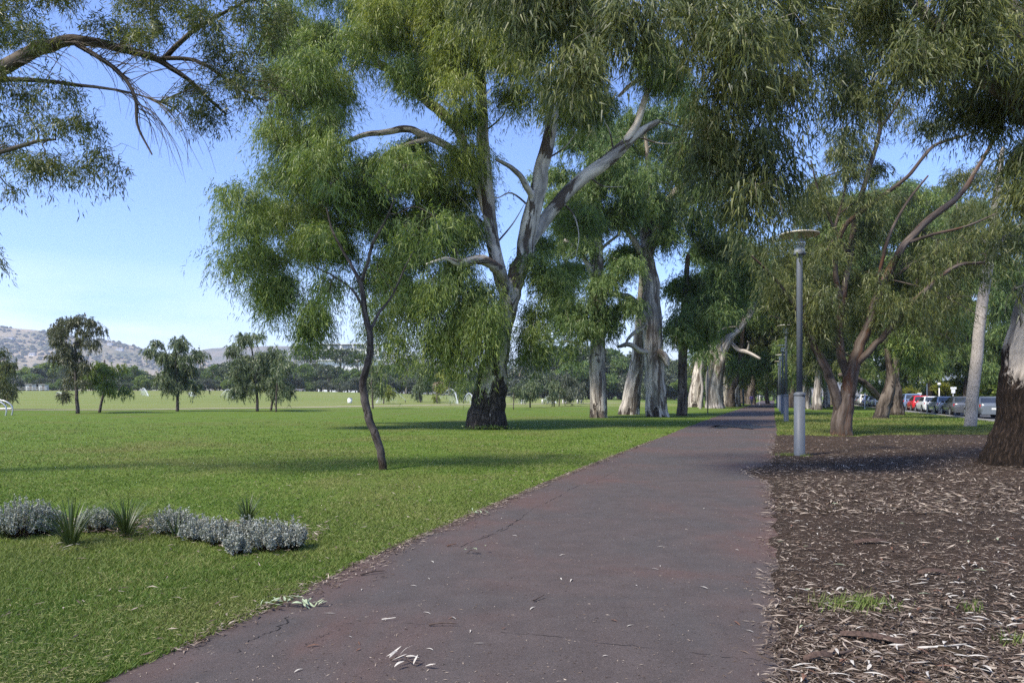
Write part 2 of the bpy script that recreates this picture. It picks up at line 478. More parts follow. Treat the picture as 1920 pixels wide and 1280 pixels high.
class Tree:
    """a gum tree: limbs are given as picture polylines with their own depth, leaves fill regions with real depth"""
    def __init__(self, name, label, cat, base, bark, leaf, group=None, seed=1):
        self.base = Vector(base); self.Y = base[1]
        self.root = empty(name, self.base, label, cat, group)
        self.bark, self.leaf = bark, leaf
        self.dens = 2.8 if base[1] > 20 else 2.4
        self.rng = np.random.default_rng(seed); self.seed = seed
        self.sk = np.zeros((0, 3)); self.sr = np.zeros(0); self.tw = []; self.lv = []; self.n = 0; self.holes = []
    def limb(self, pts, name='limb', seg=10, per=6, rough=0.10, ridge=0.0, flare=0.0, flare_h=0.6, lobes=5, s0=None, wob=0.25, mat=None):
        """pts: (px, py, radius_px[, dY])"""
        W = np.array([tuple(P(p[0], p[1], self.Y + (p[3] if len(p) > 3 else 0))) for p in pts])
        R = np.array([p[2] * (self.Y + (p[3] if len(p) > 3 else 0)) / F for p in pts])
        return self.limb_w(W, R, name, seg, per, rough, ridge, flare, flare_h, lobes, s0, wob, mat)
    def limb_w(self, W, R, name='limb', seg=10, per=6, rough=0.10, ridge=0.0, flare=0.0, flare_h=0.6, lobes=5, s0=None, wob=0.25, mat=None):
        if name == 'trunk':
            W = np.vstack([W[0] - (W[1] - W[0]) / np.linalg.norm(W[1] - W[0]) * 0.12, W]); R = np.concatenate([[R[0]], R])
        elif len(self.sk):
            dd = np.linalg.norm(self.sk - W[0], axis=1); jn = int(np.argmin(dd))
            if dd[jn] < 1.2: W[0] = self.sk[jn]
        c = catmull(W, per)
        r = np.maximum(catmull(np.stack([R, R, R], 1), per)[:, 0], 0.004)
        tg = (c[-1] - c[-2]) / (np.linalg.norm(c[-1] - c[-2]) + 1e-9); re_ = r[-1]
        if re_ > 0.03:
            kx = 1.6 if name == 'trunk' else 1.0
            c = np.vstack([c] + [c[-1] + tg * re_ * q * kx for q in (0.3, 0.55, 0.72, 0.8)]); r = np.concatenate([r, re_ * np.array([0.86, 0.6, 0.3, 0.02])])
        self.n += 1
        if wob:
            k = np.stack([np.arange(len(c)) * 0.35, np.full(len(c), self.seed * 3.1), np.full(len(c), self.n * 5.3)], 1)
            wv = np.stack([vnoise(k, 1), vnoise(k, 2), vnoise(k, 3)], 1) * (r * wob)[:, None]
            wv[0] = 0
            c = c + wv
        if s0 is None: s0 = 0.0 if name == 'trunk' else 9.0 + self.n * 3.7
        part = tube_arrays(c, r, seg, s0, rough, ridge, flare, flare_h, lobes, self.seed + self.n, True, name == 'trunk')
        me = quads_mesh(name, [(part[0] - np.array(self.base), part[1], part[2])], mat or self.bark)
        o = link(name, me, self.root)
        self.sk = np.vstack([self.sk, c]); self.sr = np.concatenate([self.sr, r])
        return o
    def cap(self, px, py, r, dY, dirv, mat):
        pass
    def foliage(self, poly, cover=2.0, D=2.5, cr=1.0, leaf=(0.2, 0.026), hang=1.0, slen=1.0, dY=0.0, gap=0.15, leaf_max=90000, connect=True, twig=True, spacing=1.32):
        """fill a picture region (depth self.Y + dY +- D) with leaf clumps of radius cr metres"""
        rng = self.rng; Yc = self.Y + dY
        leaf = (leaf[0] * 1.05, leaf[1] * 1.1)
        crp = cr * F / Yc; poly = np.asarray(poly, float)
        lo, hi = poly.min(0), poly.max(0)
        st = crp * spacing
        gx, gy = np.meshgrid(np.arange(lo[0] - st, hi[0] + st, st), np.arange(lo[1] - st, hi[1] + st, st))
        p = np.stack([gx.ravel(), gy.ravel()], 1); p += rng.uniform(-0.55, 0.55, p.shape) * st
        p = p[in_poly(p, poly)]
        p = p[rng.uniform(size=len(p)) > gap]
        for hp, keep in self.holes:
            p = p[~in_poly(p, hp) | (rng.uniform(size=len(p)) < keep)]
        if len(p) == 0: p = poly.mean(0)[None, :]
        dy = rng.uniform(-D, D, len(p))
        Ys = Yc + dy
        C = np.stack([(p[:, 0] - CX) / F * Ys, Ys, CAMH + (HY - p[:, 1]) / F * Ys], 1)
        self.clumps(C, cr, int(min(leaf_max * 2.2, self.dens * cover * poly_area(poly) / (0.5 * leaf[0] * leaf[1] * (F / Yc) ** 2 * 0.62))), leaf, hang, slen, connect, twig)
    def clumps(self, C, cr, n, leaf, hang, slen, connect=True, twig=True, flat=0.7):
        rng = self.rng
        R = cr * rng.uniform(0.7, 1.25, len(C))
        self.lv.append(strands(C, R, n, rng, leaf[0], leaf[1], hang, slen, flat, 14, self.Y > 13))
        if not connect: return
        d0 = np.min(np.linalg.norm(C[:, None, :] - self.sk[None, ::3, :], axis=2), axis=1)
        for i in np.argsort(d0):
            c = C[i]
            d = np.linalg.norm(self.sk - c, axis=1) + 1.1 * np.maximum(0, self.sk[:, 2] - c[2] - 0.3)
            j = int(np.argmin(d)); p0 = self.sk[j]; dist = np.linalg.norm(c - p0)
            if dist < 0.15: continue
            m1 = p0 + (c - p0) * 0.35 + np.array([0, 0, 0.10 * dist]) + rng.normal(size=3) * 0.09 * dist
            m2 = p0 + (c - p0) * 0.7 + np.array([0, 0, 0.12 * dist]) + rng.normal(size=3) * 0.09 * dist
            nn = 3 if dist < 2 else 4
            line = catmull(np.array([p0, m1, m2, c]), nn)
            r0 = float(min(self.sr[j] * 0.7, 0.012 + 0.014 * dist)); r1 = max(0.006, r0 * 0.35)
            rr = np.linspace(r0, r1, len(line))
            self.tw.append(tube_arrays(line, rr, 5 if r0 > 0.03 else 4, 20 + i))
            self.sk = np.vstack([self.sk, line[2:]]); self.sr = np.concatenate([self.sr, rr[2:]])
            if twig:
                for k in range(4):
                    e = c + rng.normal(size=3) * 0.5 * R[i] * np.array([1, 1, 0.7])
                    mid = (c + e) / 2 + rng.normal(size=3) * 0.08 * R[i] + np.array([0, 0, 0.1 * R[i]])
                    e2 = e + np.array([0, 0, -0.5 * hang * slen * rng.uniform(0.3, 1)]) + (e - c) * 0.25
                    tl = np.array([c, mid, e, e2])
                    self.tw.append(tube_arrays(tl, np.array([r1, r1 * 0.7, r1 * 0.5, r1 * 0.3]), 3, 30 + k))
    def bare(self, pts_list, r=0.012):
        self.nsk = len(self.sk)
        self._bare(pts_list, r)
    def _bare(self, pts_list, r=0.012):
        """thin bare twigs given as picture polylines (px, py[, dY])"""
        for pts in pts_list:
            W = np.array([tuple(P(p[0], p[1], self.Y + (p[2] if len(p) > 2 else 0))) for p in pts])
            dd = np.linalg.norm(self.sk[:self.nsk] - W[0], axis=1); jn = int(np.argmin(dd))
            sh = self.sk[jn] - W[0]
            W = W + sh * (1 - np.linspace(0, 1, len(W)))[:, None] * 1.0
            c = catmull(W, 5)
            rr = np.linspace(r, r * 0.25, len(c))
            self.tw.append(tube_arrays(c, rr, 4, 40))
            self.sk = np.vstack([self.sk, c]); self.sr = np.concatenate([self.sr, rr])
    def flush(self, mat=None):
        if self.lv:
            o = leaves_obj('crown', np.vstack(self.lv), mat or self.leaf, self.root, np.array(self.base), 3 if self.Y > 13 else 4)
            tag(o, kind='stuff'); self.lv = []
    def done(self):
        b = np.array(self.base)
        if self.tw:
            me = quads_mesh('twigs', [(v - b, q, c) for v, q, c in self.tw], self.bark)
            tag(link('twigs', me, self.root), kind='stuff')
        if self.lv:
            V = np.vstack(self.lv)
            o = leaves_obj('crown', V, self.leaf, self.root, b, 3 if self.Y > 13 else 4)
            tag(o, kind='stuff')
        return self.root

# ------------------------------------------------------------------ material library
M = {}
M['bark_gum'] = bark_mat('bark_gum', (0.66, 0.59, 0.48), (0.38, 0.345, 0.29), (0.085, 0.066, 0.05), 0.525, 3.0, 6.0, 1.9, 0.24)
M['bark_gum_far'] = bark_mat('bark_gum_far', (0.56, 0.50, 0.41), (0.27, 0.24, 0.20), (0.115, 0.092, 0.072), 0.53, 0.6, 3.5, 2.4, 0.15)
M['bark_near'] = bark_mat('bark_near', (0.40, 0.35, 0.28), (0.20, 0.175, 0.145), (0.045, 0.032, 0.024), 0.57, 2.5, 2.2, 2.6, 0.25, (0.014, 0.0095, 0.0065), 0.06)
M['bark_red'] = bark_mat('bark_red', (0.135, 0.11, 0.09), (0.07, 0.054, 0.043), (0.085, 0.042, 0.024), 0.53, 0.3, 0.3, 4.0, 0.14, (0.05, 0.03, 0.02), 0.02, 0.12)
M['bark_pale'] = bark_mat('bark_pale', (0.36, 0.325, 0.285), (0.29, 0.26, 0.225), (0.16, 0.14, 0.12), 0.72, -5, 0.1, 20.0, 0.4, bumpd=0.006)
M['bark_white'] = bark_mat('bark_white', (0.50, 0.45, 0.38), (0.22, 0.195, 0.165), (0.10, 0.08, 0.062), 0.54, 0.3, 2.0, 3.0, 0.10)
M['bark_dark'] = bark_mat('bark_dark', (0.15, 0.125, 0.10), (0.085, 0.068, 0.052), (0.03, 0.023, 0.018), 0.52, 0.5, 0.8, 3.0, 0.2, bumpd=0.015)
M['bark_sapling'] = bark_mat('bark_sapling', (0.115, 0.098, 0.085), (0.07, 0.058, 0.05), (0.028, 0.021, 0.016), 0.55, 0.35, 0.3, 9.0, 0.3, (0.03, 0.022, 0.014), 0.008)
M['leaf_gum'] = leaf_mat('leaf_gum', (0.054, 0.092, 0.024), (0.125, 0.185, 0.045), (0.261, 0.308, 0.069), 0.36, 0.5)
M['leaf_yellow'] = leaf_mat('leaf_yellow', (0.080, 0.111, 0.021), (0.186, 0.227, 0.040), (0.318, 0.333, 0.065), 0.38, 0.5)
M['leaf_deep'] = leaf_mat('leaf_deep', (0.049, 0.091, 0.029), (0.104, 0.167, 0.050), (0.194, 0.251, 0.069), 0.34, 0.4)
M['leaf_dark'] = leaf_mat('leaf_dark', (0.036, 0.053, 0.019), (0.081, 0.104, 0.033), (0.184, 0.193, 0.052), 0.32, 0.7)
M['leaf_field'] = leaf_mat('leaf_field', (0.055, 0.079, 0.036), (0.109, 0.146, 0.068), (0.196, 0.228, 0.115), 0.22, 0.6)
M['leaf_brown'] = leaf_mat('leaf_brown', (0.040, 0.045, 0.022), (0.075, 0.083, 0.037), (0.130, 0.138, 0.055), 0.22, 0.6)
M['leaf_belt'] = leaf_mat('leaf_belt', (0.034, 0.056, 0.026), (0.072, 0.100, 0.044), (0.14, 0.165, 0.07), 0.12, 0.18)
M['leaf_belt_grey'] = leaf_mat('leaf_belt_grey', (0.04, 0.052, 0.032), (0.075, 0.092, 0.058), (0.13, 0.15, 0.10), 0.12, 0.18)
M['leaf_lime_sunlit'] = leaf_mat('leaf_lime_sunlit', (0.14, 0.17, 0.03), (0.36, 0.38, 0.08), (0.5, 0.5, 0.16), 0.3, 0.3)  # strong sun on the yellow tree is put into this bright leaf colour
M['leaf_pink'] = leaf_mat('leaf_pink', (0.22, 0.15, 0.12), (0.38, 0.27, 0.22), (0.5, 0.38, 0.3), 0.2, 0.3)
M['leaf_hedge'] = leaf_mat('leaf_hedge', (0.07, 0.10, 0.016), (0.17, 0.20, 0.025), (0.32, 0.30, 0.05), 0.3, 0.6)
M['leaf_saltbush'] = leaf_mat('leaf_saltbush', (0.17, 0.185, 0.15), (0.3, 0.315, 0.265), (0.46, 0.47, 0.41), 0.12, 3.0, 0.6)
M['leaf_strap'] = leaf_mat('leaf_strap', (0.016, 0.032, 0.010), (0.035, 0.06, 0.018), (0.09, 0.11, 0.035), 0.12, 3.0, 0.4)
M['concrete'] = plain('concrete', (0.30, 0.29, 0.27), 0.9)

def ground_material():
    m, nt, b, o = new_mat('lawn_soil')
    co = obj_co(nt)
    big = nz(nt, co, 0.16, 5, 0.6, 0.5); mid = nz(nt, co, 0.9, 5, 0.65); fine = nz(nt, mapped(nt, co, (1, 1, 1)), 26, 6, 0.75)
    near = ramp(nt, mid, [(0.25, (0.060, 0.105, 0.016)), (0.5, (0.095, 0.150, 0.026)), (0.75, (0.135, 0.172, 0.040))])
    near = mixc(nt, ramp(nt, big, [(0.50, 0.0), (0.68, 0.65)]), near, (0.125, 0.125, 0.045))
    # the watered sports ground beyond the gravel path: paler, mown in bands
    sep = nt.nodes.new('ShaderNodeSeparateXYZ'); nt.links.new(co, sep.inputs[0])
    band = nz(nt, mapped(nt, co, (0.012, 0.14, 0.0)), 1.0, 4, 0.6)
    far = ramp(nt, band, [(0.3, (0.135, 0.175, 0.050)), (0.5, (0.185, 0.205, 0.075)), (0.62, (0.13, 0.185, 0.045)), (0.8, (0.235, 0.225, 0.10))])
    edge = math_n(nt, 'ADD', sep.outputs['Y'], math_n(nt, 'MULTIPLY', sep.outputs['X'], -0.30))
    mr = nt.nodes.new('ShaderNodeMapRange'); mr.inputs['From Min'].default_value = 88; mr.inputs['From Max'].default_value = 104
    nt.links.new(edge, mr.inputs['Value'])
    lf = nt.nodes.new('ShaderNodeMapRange'); lf.inputs['From Min'].default_value = 34; lf.inputs['From Max'].default_value = 26
    nt.links.new(sep.outputs['X'], lf.inputs['Value'])
    c = mixc(nt, math_n(nt, 'MULTIPLY', mr.outputs['Result'], lf.outputs['Result'], True), near, far)
    c = mixc(nt, 1.0, c, ramp(nt, fine, [(0.25, (0.55, 0.58, 0.5)), (0.75, (1.4, 1.35, 1.35))]), 'MULTIPLY')
    nt.links.new(c, b.inputs['Base Color']); b.inputs['Roughness'].default_value = 0.95; b.inputs['Specular IOR Level'].default_value = 0.05
    bump(nt, b, fine, 0.8, 0.05)
    return m
M['ground'] = ground_material()

def asphalt_red():
    m, nt, b, o = new_mat('red_asphalt')
    co = obj_co(nt)
    big = nz(nt, co, 0.45, 5, 0.6, 0.6); mid = nz(nt, co, 3.5, 5, 0.65); grit = nz(nt, co, 150, 3, 0.8); speck = nz(nt, co, 420, 2, 0.6)
    c = ramp(nt, big, [(0.32, (0.068, 0.061, 0.057)), (0.52, (0.079, 0.064, 0.058)), (0.70, (0.098, 0.064, 0.055))])
    c = mixc(nt, 1.0, c, ramp(nt, mid, [(0.3, 0.86), (0.7, 1.14)]), 'MULTIPLY')
    c = mixc(nt, 1.0, c, ramp(nt, grit, [(0.30, 0.50), (0.52, 1.0), (0.72, 1.6)]), 'MULTIPLY')
    c = mixc(nt, ramp(nt, speck, [(0.68, 0.0), (0.76, 0.55)]), c, (0.22, 0.19, 0.18))
    # long streaks of wear in the direction of the path, pale drag marks, damp patch near the shade
    rot = nt.nodes.new('ShaderNodeMapping'); rot.inputs['Rotation'].default_value = (0, 0, math.radians(20)); rot.inputs['Scale'].default_value = (1.4, 0.10, 1)
    nt.links.new(co, rot.inputs['Vector'])
    at = nt.nodes.new('ShaderNodeAttribute'); at.attribute_name = 'bark_co'
    sx = nt.nodes.new('ShaderNodeSeparateXYZ'); nt.links.new(at.outputs['Vector'], sx.inputs[0])
    ed = math_n(nt, 'ADD', math_n(nt, 'MULTIPLY', math_n(nt, 'ABSOLUTE', math_n(nt, 'SUBTRACT', sx.outputs['X'], 0.5)), 1.5), math_n(nt, 'MULTIPLY', math_n(nt, 'SUBTRACT', big, 0.5), 1.6))
    c = mixc(nt, ramp(nt, ed, [(0.42, 0.0), (0.90, 0.45)]), c, (0.105, 0.060, 0.049))
    stone = nz(nt, co, 48, 2, 0.5)
    c = mixc(nt, ramp(nt, stone, [(0.70, 0.0), (0.74, 0.5)]), c, (0.20, 0.17, 0.15))
    c = mixc(nt, ramp(nt, stone, [(0.26, 0.6), (0.30, 0.0)]), c, (0.025, 0.022, 0.021))
    grime = nz(nt, co, 1.1, 7, 0.75, 1.2)
    c = mixc(nt, ramp(nt, grime, [(0.56, 0.0), (0.70, 0.35)]), c, (0.045, 0.040, 0.038))
    st = nz(nt, rot.outputs['Vector'], 1.6, 6, 0.7, 0.3)
    c = mixc(nt, ramp(nt, st, [(0.50, 0.0), (0.72, 0.45)]), c, (0.072, 0.067, 0.064))
    nt.links.new(c, b.inputs['Base Color'])
    b.inputs['Roughness'].default_value = 0.9; b.inputs['Specular IOR Level'].default_value = 0.2
    bump(nt, b, math_n(nt, 'ADD', grit, math_n(nt, 'MULTIPLY', mid, 0.5)), 0.8, 0.006)
    return m
M['path'] = asphalt_red()

def mulch_mat():
    m, nt, b, o = new_mat('mulch')
    co = obj_co(nt)
    big = nz(nt, co, 0.7, 5, 0.6); mid = nz(nt, co, 7, 6, 0.7); fine = nz(nt, co, 60, 5, 0.8)
    c = ramp(nt, fine, [(0.28, (0.016, 0.012, 0.009)), (0.47, (0.043, 0.031, 0.022)), (0.62, (0.085, 0.062, 0.044)), (0.76, (0.24, 0.19, 0.14))])
    c = mixc(nt, ramp(nt, big, [(0.42, 0.0), (0.7, 0.5)]), c, mixc(nt, fine, (0.04, 0.026, 0.018), (0.12, 0.078, 0.055)))
    c = mixc(nt, 1.0, c, ramp(nt, mid, [(0.3, 0.7), (0.7, 1.3)]), 'MULTIPLY')
    nt.links.new(c, b.inputs['Base Color']); b.inputs['Roughness'].default_value = 0.95; b.inputs['Specular IOR Level'].default_value = 0.1
    bump(nt, b, math_n(nt, 'ADD', fine, mid), 1.0, 0.03)
    return m
M['mulch'] = mulch_mat()
M['gravel'] = plain('pale_gravel', (0.36, 0.30, 0.22), 0.95, 0, 0.2, 1.2)
M['road'] = plain('grey_asphalt', (0.075, 0.076, 0.08), 0.85, 0, 0.25, 1.5)
M['crack'] = plain('crack_shadow', (0.012, 0.011, 0.011), 1.0)

# ------------------------------------------------------------------ the ground
xs = np.unique(np.concatenate([np.arange(-140, 141, 5.0), np.linspace(-4200, -140, 34), np.linspace(140, 4200, 34)]))
ys = np.unique(np.concatenate([np.arange(-60, 300, 5.0), np.linspace(300, 7000, 50)]))
gx, gy = np.meshgrid(xs, ys)
gv = np.stack([gx.ravel(), gy.ravel(), ground_z(gx.ravel(), gy.ravel())], 1)
nx = len(xs)
ii = (np.arange(len(ys) - 1)[:, None] * nx + np.arange(nx - 1)[None, :]).ravel()
gq = np.stack([ii, ii + 1, ii + nx + 1, ii + nx], 1)
tag(link('ground', mesh_np('ground', gv, gq.ravel(), np.arange(len(gq)) * 4, M['ground'], True)), kind='structure')

left_px = [(190, 1280), (345, 1207), (500, 1135), (594, 1092), (687, 1049), (781, 1009), (887, 963), (1060, 890), (1180, 843), (1300, 796), (1366, 773), (1396, 763)]
right_px = [(1491, 1280), (1479, 1160), (1474, 1060), (1468, 960), (1463, 900), (1459, 850), (1457, 806), (1453, 780), (1452, 766)]
def edge_line(px, tail):
    pts = [np.array(G(*p)[:2]) for p in px]
    d = np.array([0.364, 1.0])
    pts = [pts[0] - d * 22] + pts + [pts[-1] + d * t for t in tail]
    return catmull(np.array([(p[0], p[1], 0) for p in pts]), 8)[:, :2]
LEFT = edge_line(left_px, (25, 70, 160)); RIGHT = edge_line(right_px, (25, 70, 160))
def edge_x(line, y): return np.interp(y, line[:, 1], line[:, 0])
path_y = np.unique(np.concatenate([np.arange(-18, 30, 0.12), np.arange(30, 110, 1.0), np.arange(110, 240, 5)]))
jl = vnoise(np.stack([path_y * 3.1, path_y * 0, path_y * 0], 1), 5) * 0.035 + vnoise(np.stack([path_y * 0.7, path_y * 0, path_y * 0], 1), 6) * 0.06
jr = vnoise(np.stack([path_y * 2.3, path_y * 0 + 4, path_y * 0], 1), 7) * 0.05
pl = np.stack([edge_x(LEFT, path_y) + jl, path_y, ground_z(edge_x(LEFT, path_y), path_y) + 0.004], 1)
pr = np.stack([edge_x(RIGHT, path_y) + jr, path_y, ground_z(edge_x(RIGHT, path_y), path_y) + 0.004], 1)
pv = np.empty((len(path_y) * 2, 3)); pv[0::2] = pl; pv[1::2] = pr
k = np.arange(len(path_y) - 1) * 2
pq = np.stack([k, k + 1, k + 3, k + 2], 1)
tag(link('footpath', mesh_np('footpath', pv, pq.ravel(), np.arange(len(pq)) * 4, M['path'], False, np.stack([np.tile([0.0, 1.0], len(path_y)), np.repeat(path_y, 2), np.zeros(len(path_y) * 2)], 1))), kind='structure')

# mulch bed right of the path
mb_y = np.arange(-12, 27.6, 0.06)
jm = vnoise(np.stack([mb_y * 0.9, mb_y * 0, mb_y * 0 + 2], 1), 15) * 0.05 + vnoise(np.stack([mb_y * 4, mb_y * 0, mb_y * 0 + 2], 1), 16) * 0.06 - 0.08
spill = 0.55 * np.exp(-((mb_y - 14.3) / 1.3) ** 2)
ml = edge_x(RIGHT, mb_y) + jm - 0.03 - spill
far_x = np.linspace(edge_x(RIGHT, 27.6), 34, 90)
far_y = 27.3 + vnoise(np.stack([far_x * 1.1, far_x * 0, far_x * 0], 1), 8) * 0.9
poly = [(x, y, 0.009) for x, y in zip(ml, mb_y)] + [(x, y, 0.009) for x, y in zip(far_x[2:], far_y[2:])] + [(34, -12, 0.009)]
mb = MB(); mb.poly(poly)
mulch = mb.build('mulch_bed', M['mulch'])
tag(mulch, kind='structure')
bm = bmesh.new(); bm.from_mesh(mulch.data); bmesh.ops.triangulate(bm, faces=bm.faces); bm.to_mesh(mulch.data); bm.free()

def strip(name, pts, w, mat, dz=0.03):
    c = catmull(np.array([(p[0], p[1], 0) for p in pts]), 10)[:, :2]
    t = np.gradient(c, axis=0); t /= np.linalg.norm(t, axis=1)[:, None]
    nrm = np.stack([-t[:, 1], t[:, 0]], 1)
    a, b2 = c + nrm * w / 2, c - nrm * w / 2
    v = np.empty((len(c) * 2, 3))
    v[0::2, :2] = a; v[1::2, :2] = b2
    v[:, 2] = ground_z(v[:, 0], v[:, 1]) + dz
    k = np.arange(len(c) - 1) * 2
    q = np.stack([k, k + 1, k + 3, k + 2], 1)
    return tag(link(name, mesh_np(name, v, q.ravel(), np.arange(len(q)) * 4, mat)), kind='structure')
gp = [G(*p) for p in [(-500, 771), (-200, 770), (0, 768.5), (240, 768), (420, 765.5), (560, 764), (700, 761), (860, 758.5), (1000, 757), (1120, 756), (1240, 756.5)]]
strip('gravel_path', gp, 2.6, M['gravel'])

def row_x(Y): return 0.364 * (Y - 47) + 31.05
strip('road', [(row_x(y) + 3.6, y) for y in (5, 60, 120, 180, 260)], 9.6, M['road'], 0.012)
kb = MB()
for y in np.arange(8, 230, 3.0):
    a = Vector((row_x(y) - 1.35, y, 0)); b = Vector((row_x(y + 2.96) - 1.35, y + 2.96, 0))
    d = (b - a); kb.box(((a.x + b.x) / 2, (a.y + b.y) / 2, 0.06), (0.18, d.length, 0.12), 0, -math.atan2(d.x, d.y))
tag(kb.build('kerb', M['concrete']), kind='structure')

# ------------------------------------------------------------------ far hills
def hill_mat(name, tan, green):
    m, nt, b, o = new_mat(name)
    co = obj_co(nt)
    n1 = nz(nt, co, 0.006, 6, 0.65, 0.6); n2 = nz(nt, co, 0.03, 5, 0.7)
    f = math_n(nt, 'ADD', math_n(nt, 'MULTIPLY', n1, 0.65), math_n(nt, 'MULTIPLY', n2, 0.35))
    c = ramp(nt, f, [(0.40, green), (0.50, [x * 0.6 + y * 0.4 for x, y in zip(tan, green)]), (0.60, tan)])
    nt.links.new(c, b.inputs['Base Color']); b.inputs['Roughness'].default_value = 1.0; b.inputs['Specular IOR Level'].default_value = 0
    return m
M['hill_tan'] = hill_mat('dry_hill', (0.34, 0.275, 0.19), (0.11, 0.12, 0.075))
M['hill_far'] = hill_mat('wooded_hill', (0.20, 0.17, 0.12), (0.09, 0.10, 0.07))
HILLS = {}
def hill(name, prof, Y0, Y1, mat, seed, n=150):
    px = np.linspace(prof[0][0], prof[-1][0], n)
    top = np.interp(px, [p[0] for p in prof], [p[1] for p in prof])
    top = top + 2.0 * vnoise(np.stack([px * 0.03, px * 0, px * 0 + seed], 1), seed)
    xr = (px - CX) / F * Y1; zr = CAMH + (HY - top) / F * Y1
    T = np.linspace(0, 1, 40)
    rows = []
    for t in T:
        y = Y0 + (Y1 - Y0) * t
        g = fbm(np.stack([xr / 170, np.full(n, y / 170), xr * 0], 1), seed + 3, 4)
        z = zr * (t ** 0.85) + g * zr * 0.16 * math.sin(math.pi * t)
        rows.append(np.stack([xr + g * 20 * math.sin(math.pi * t), np.full(n, y) + g * 60 * math.sin(math.pi * t), np.maximum(z, -2 + 4 * t)], 1))
    rows.append(np.stack([xr, np.full(n, Y1 + 900), zr * 0 - 3], 1))
    v = np.vstack(rows)
    ii = (np.arange(len(rows) - 1)[:, None] * n + np.arange(n - 1)[None, :]).ravel()
    q = np.stack([ii, ii + 1, ii + n + 1, ii + n], 1)
    o = tag(link(name, mesh_np(name, v, q.ravel(), np.arange(len(q)) * 4, mat, True)), kind='structure')
    HILLS[name] = np.array(rows)
    return o
hill('hills', [(-900, 640), (-500, 590), (-200, 602), (0, 613), (60, 619), (110, 625), (200, 637), (280, 658), (380, 678), (460, 694), (560, 716), (700, 738)], 1500, 2300, M['hill_tan'], 3)
hill('far_hills', [(150, 735), (250, 690), (340, 664), (380, 654), (450, 650), (560, 649), (640, 656), (740, 660), (820, 676), (950, 690), (1200, 700), (1600, 720), (2200, 735)], 2600, 3300, M['hill_far'], 8)

# scrub scattered over the dry hill, one mass too far away to count
rs = np.random.default_rng(5)
H = HILLS['hills']
ico = bpy.data.meshes.new('tmp'); bmi = bmesh.new(); bmesh.ops.create_icosphere(bmi, subdivisions=1, radius=1); bmi.to_mesh(ico); 
iv = np.array([v.co[:] for v in bmi.verts]); it = np.array([[v.index for v in f.verts] for f in bmi.faces]); bmi.free(); bpy.data.meshes.remove(ico)
vs = []; fs = []; cnt = 0
for i in range(9000):
    a = rs.uniform(2, 38.9); b = rs.uniform(0, H.shape[1] - 2)
    p = H[int(a), int(b)] * (1 - a % 1) + H[int(a) + 1, int(b)] * (a % 1) + (H[int(a), int(b) + 1] - H[int(a), int(b)]) * (b % 1)
    if vnoise(np.array([[p[0] / 120, p[1] / 120, 0.5]]), 77)[0] + 0.5 * (a / 39) ** 2 + rs.uniform(-.45, .45) < 0.10: continue
    s = rs.uniform(2.5, 6.5)
    vs.append(iv * s * rs.uniform(0.7, 1.25, iv.shape) * np.array([1.2, 1.2, 0.85]) + p + np.array([0, 0, s * 0.4])); fs.append(it + cnt); cnt += len(iv)
scrub = np.vstack(fs)
M['scrub'] = plain('scrub', (0.075, 0.085, 0.055), 1.0, 0, 0.35, 0.05, 0.0)
tag(link('hillside_scrub', mesh_np('hillside_scrub', np.vstack(vs), scrub.ravel(), np.arange(len(scrub)) * 3, M['scrub'])), kind='stuff')

# ------------------------------------------------------------------ big trees near the path
DLEAF = (0.22, 0.028)
# the great gum left of the path
t = Tree('gum_tree', 'huge mottled gum with pale forked limbs and blackened foot, left of the red path', 'tree', G(912, 803), M['bark_gum'], M['leaf_gum'], 'old gums along the path', 21)
t.limb([(912, 804, 36), (914, 770, 33.5), (921, 725, 30), (930, 670, 25), (940, 620, 21), (953, 570, 20), (961, 545, 17)], 'trunk', 48, 10, 0.10, 0.035, 0.55, 0.75, 5, None, 0.1)
t.limb([(950, 560, 14), (934, 505, 13, -.3), (922, 440, 12.5, -.2), (914, 360, 12, 0), (908, 280, 11, .2), (904, 190, 10, .3), (900, 110, 8, .3), (890, 20, 5, .3)], 'limb', 20)
t.limb([(962, 545, 16), (975, 505, 17), (990, 440, 16.5, -.1), (1006, 370, 15, -.3), (1020, 300, 13, -.3), (1034, 235, 11, 0), (1050, 150, 8, .5), (1065, 60, 5, .8)], 'limb', 22)
t.limb([(985, 470, 11, .2), (1012, 425, 12, .5), (1050, 375, 12, .7), (1100, 328, 12.5, .9), (1150, 290, 12, 1.1), (1190, 255, 9, 1.2), (1235, 228, 5, 1.4)], 'limb', 16)
t.limb([(1160, 280, 7, 1.1), (1192, 235, 7, 1.0), (1208, 190, 6, .9), (1218, 145, 5, .8), (1185, 158, 4, .6), (1160, 180, 3, .4)], 'limb', 10)
t.limb([(948, 535, 9), (935, 508, 10, -1.2), (915, 491, 9.5, -1.8), (890, 488, 8.5, -2.2), (862, 493, 7, -2.6), (835, 485, 3.5, -2.9), (800, 495, 2, -3.2)], 'limb', 14, 8, 0.16, 0.06)
t.limb([(916, 420, 8, 0), (890, 330, 7, .3), (860, 245, 9, .4), (830, 212, 9.5, .5), (800, 190, 9, .7), (770, 165, 8, .9), (735, 135, 7, 1), (690, 105, 5, 1.2)], 'limb', 12)
t.limb([(915, 400, 6, .4), (880, 310, 6, .3), (835, 272, 7, 0), (800, 255, 7, -.3), (765, 243, 6.5, -.5), (720, 248, 5.5, -.6), (680, 254, 4.5, -.8), (630, 275, 3, -1)], 'limb', 10)
t.limb([(812, 264, 5, -.2), (790, 264, 5, -.4), (760, 273, 4.5, -.5), (735, 283, 4, -.6), (700, 310, 2.5, -.8)], 'limb', 8)
t.limb([(1004, 380, 7, -.3), (985, 345, 6, -1), (960, 315, 4.5, -1.5), (930, 300, 3, -1.8)], 'limb', 8)
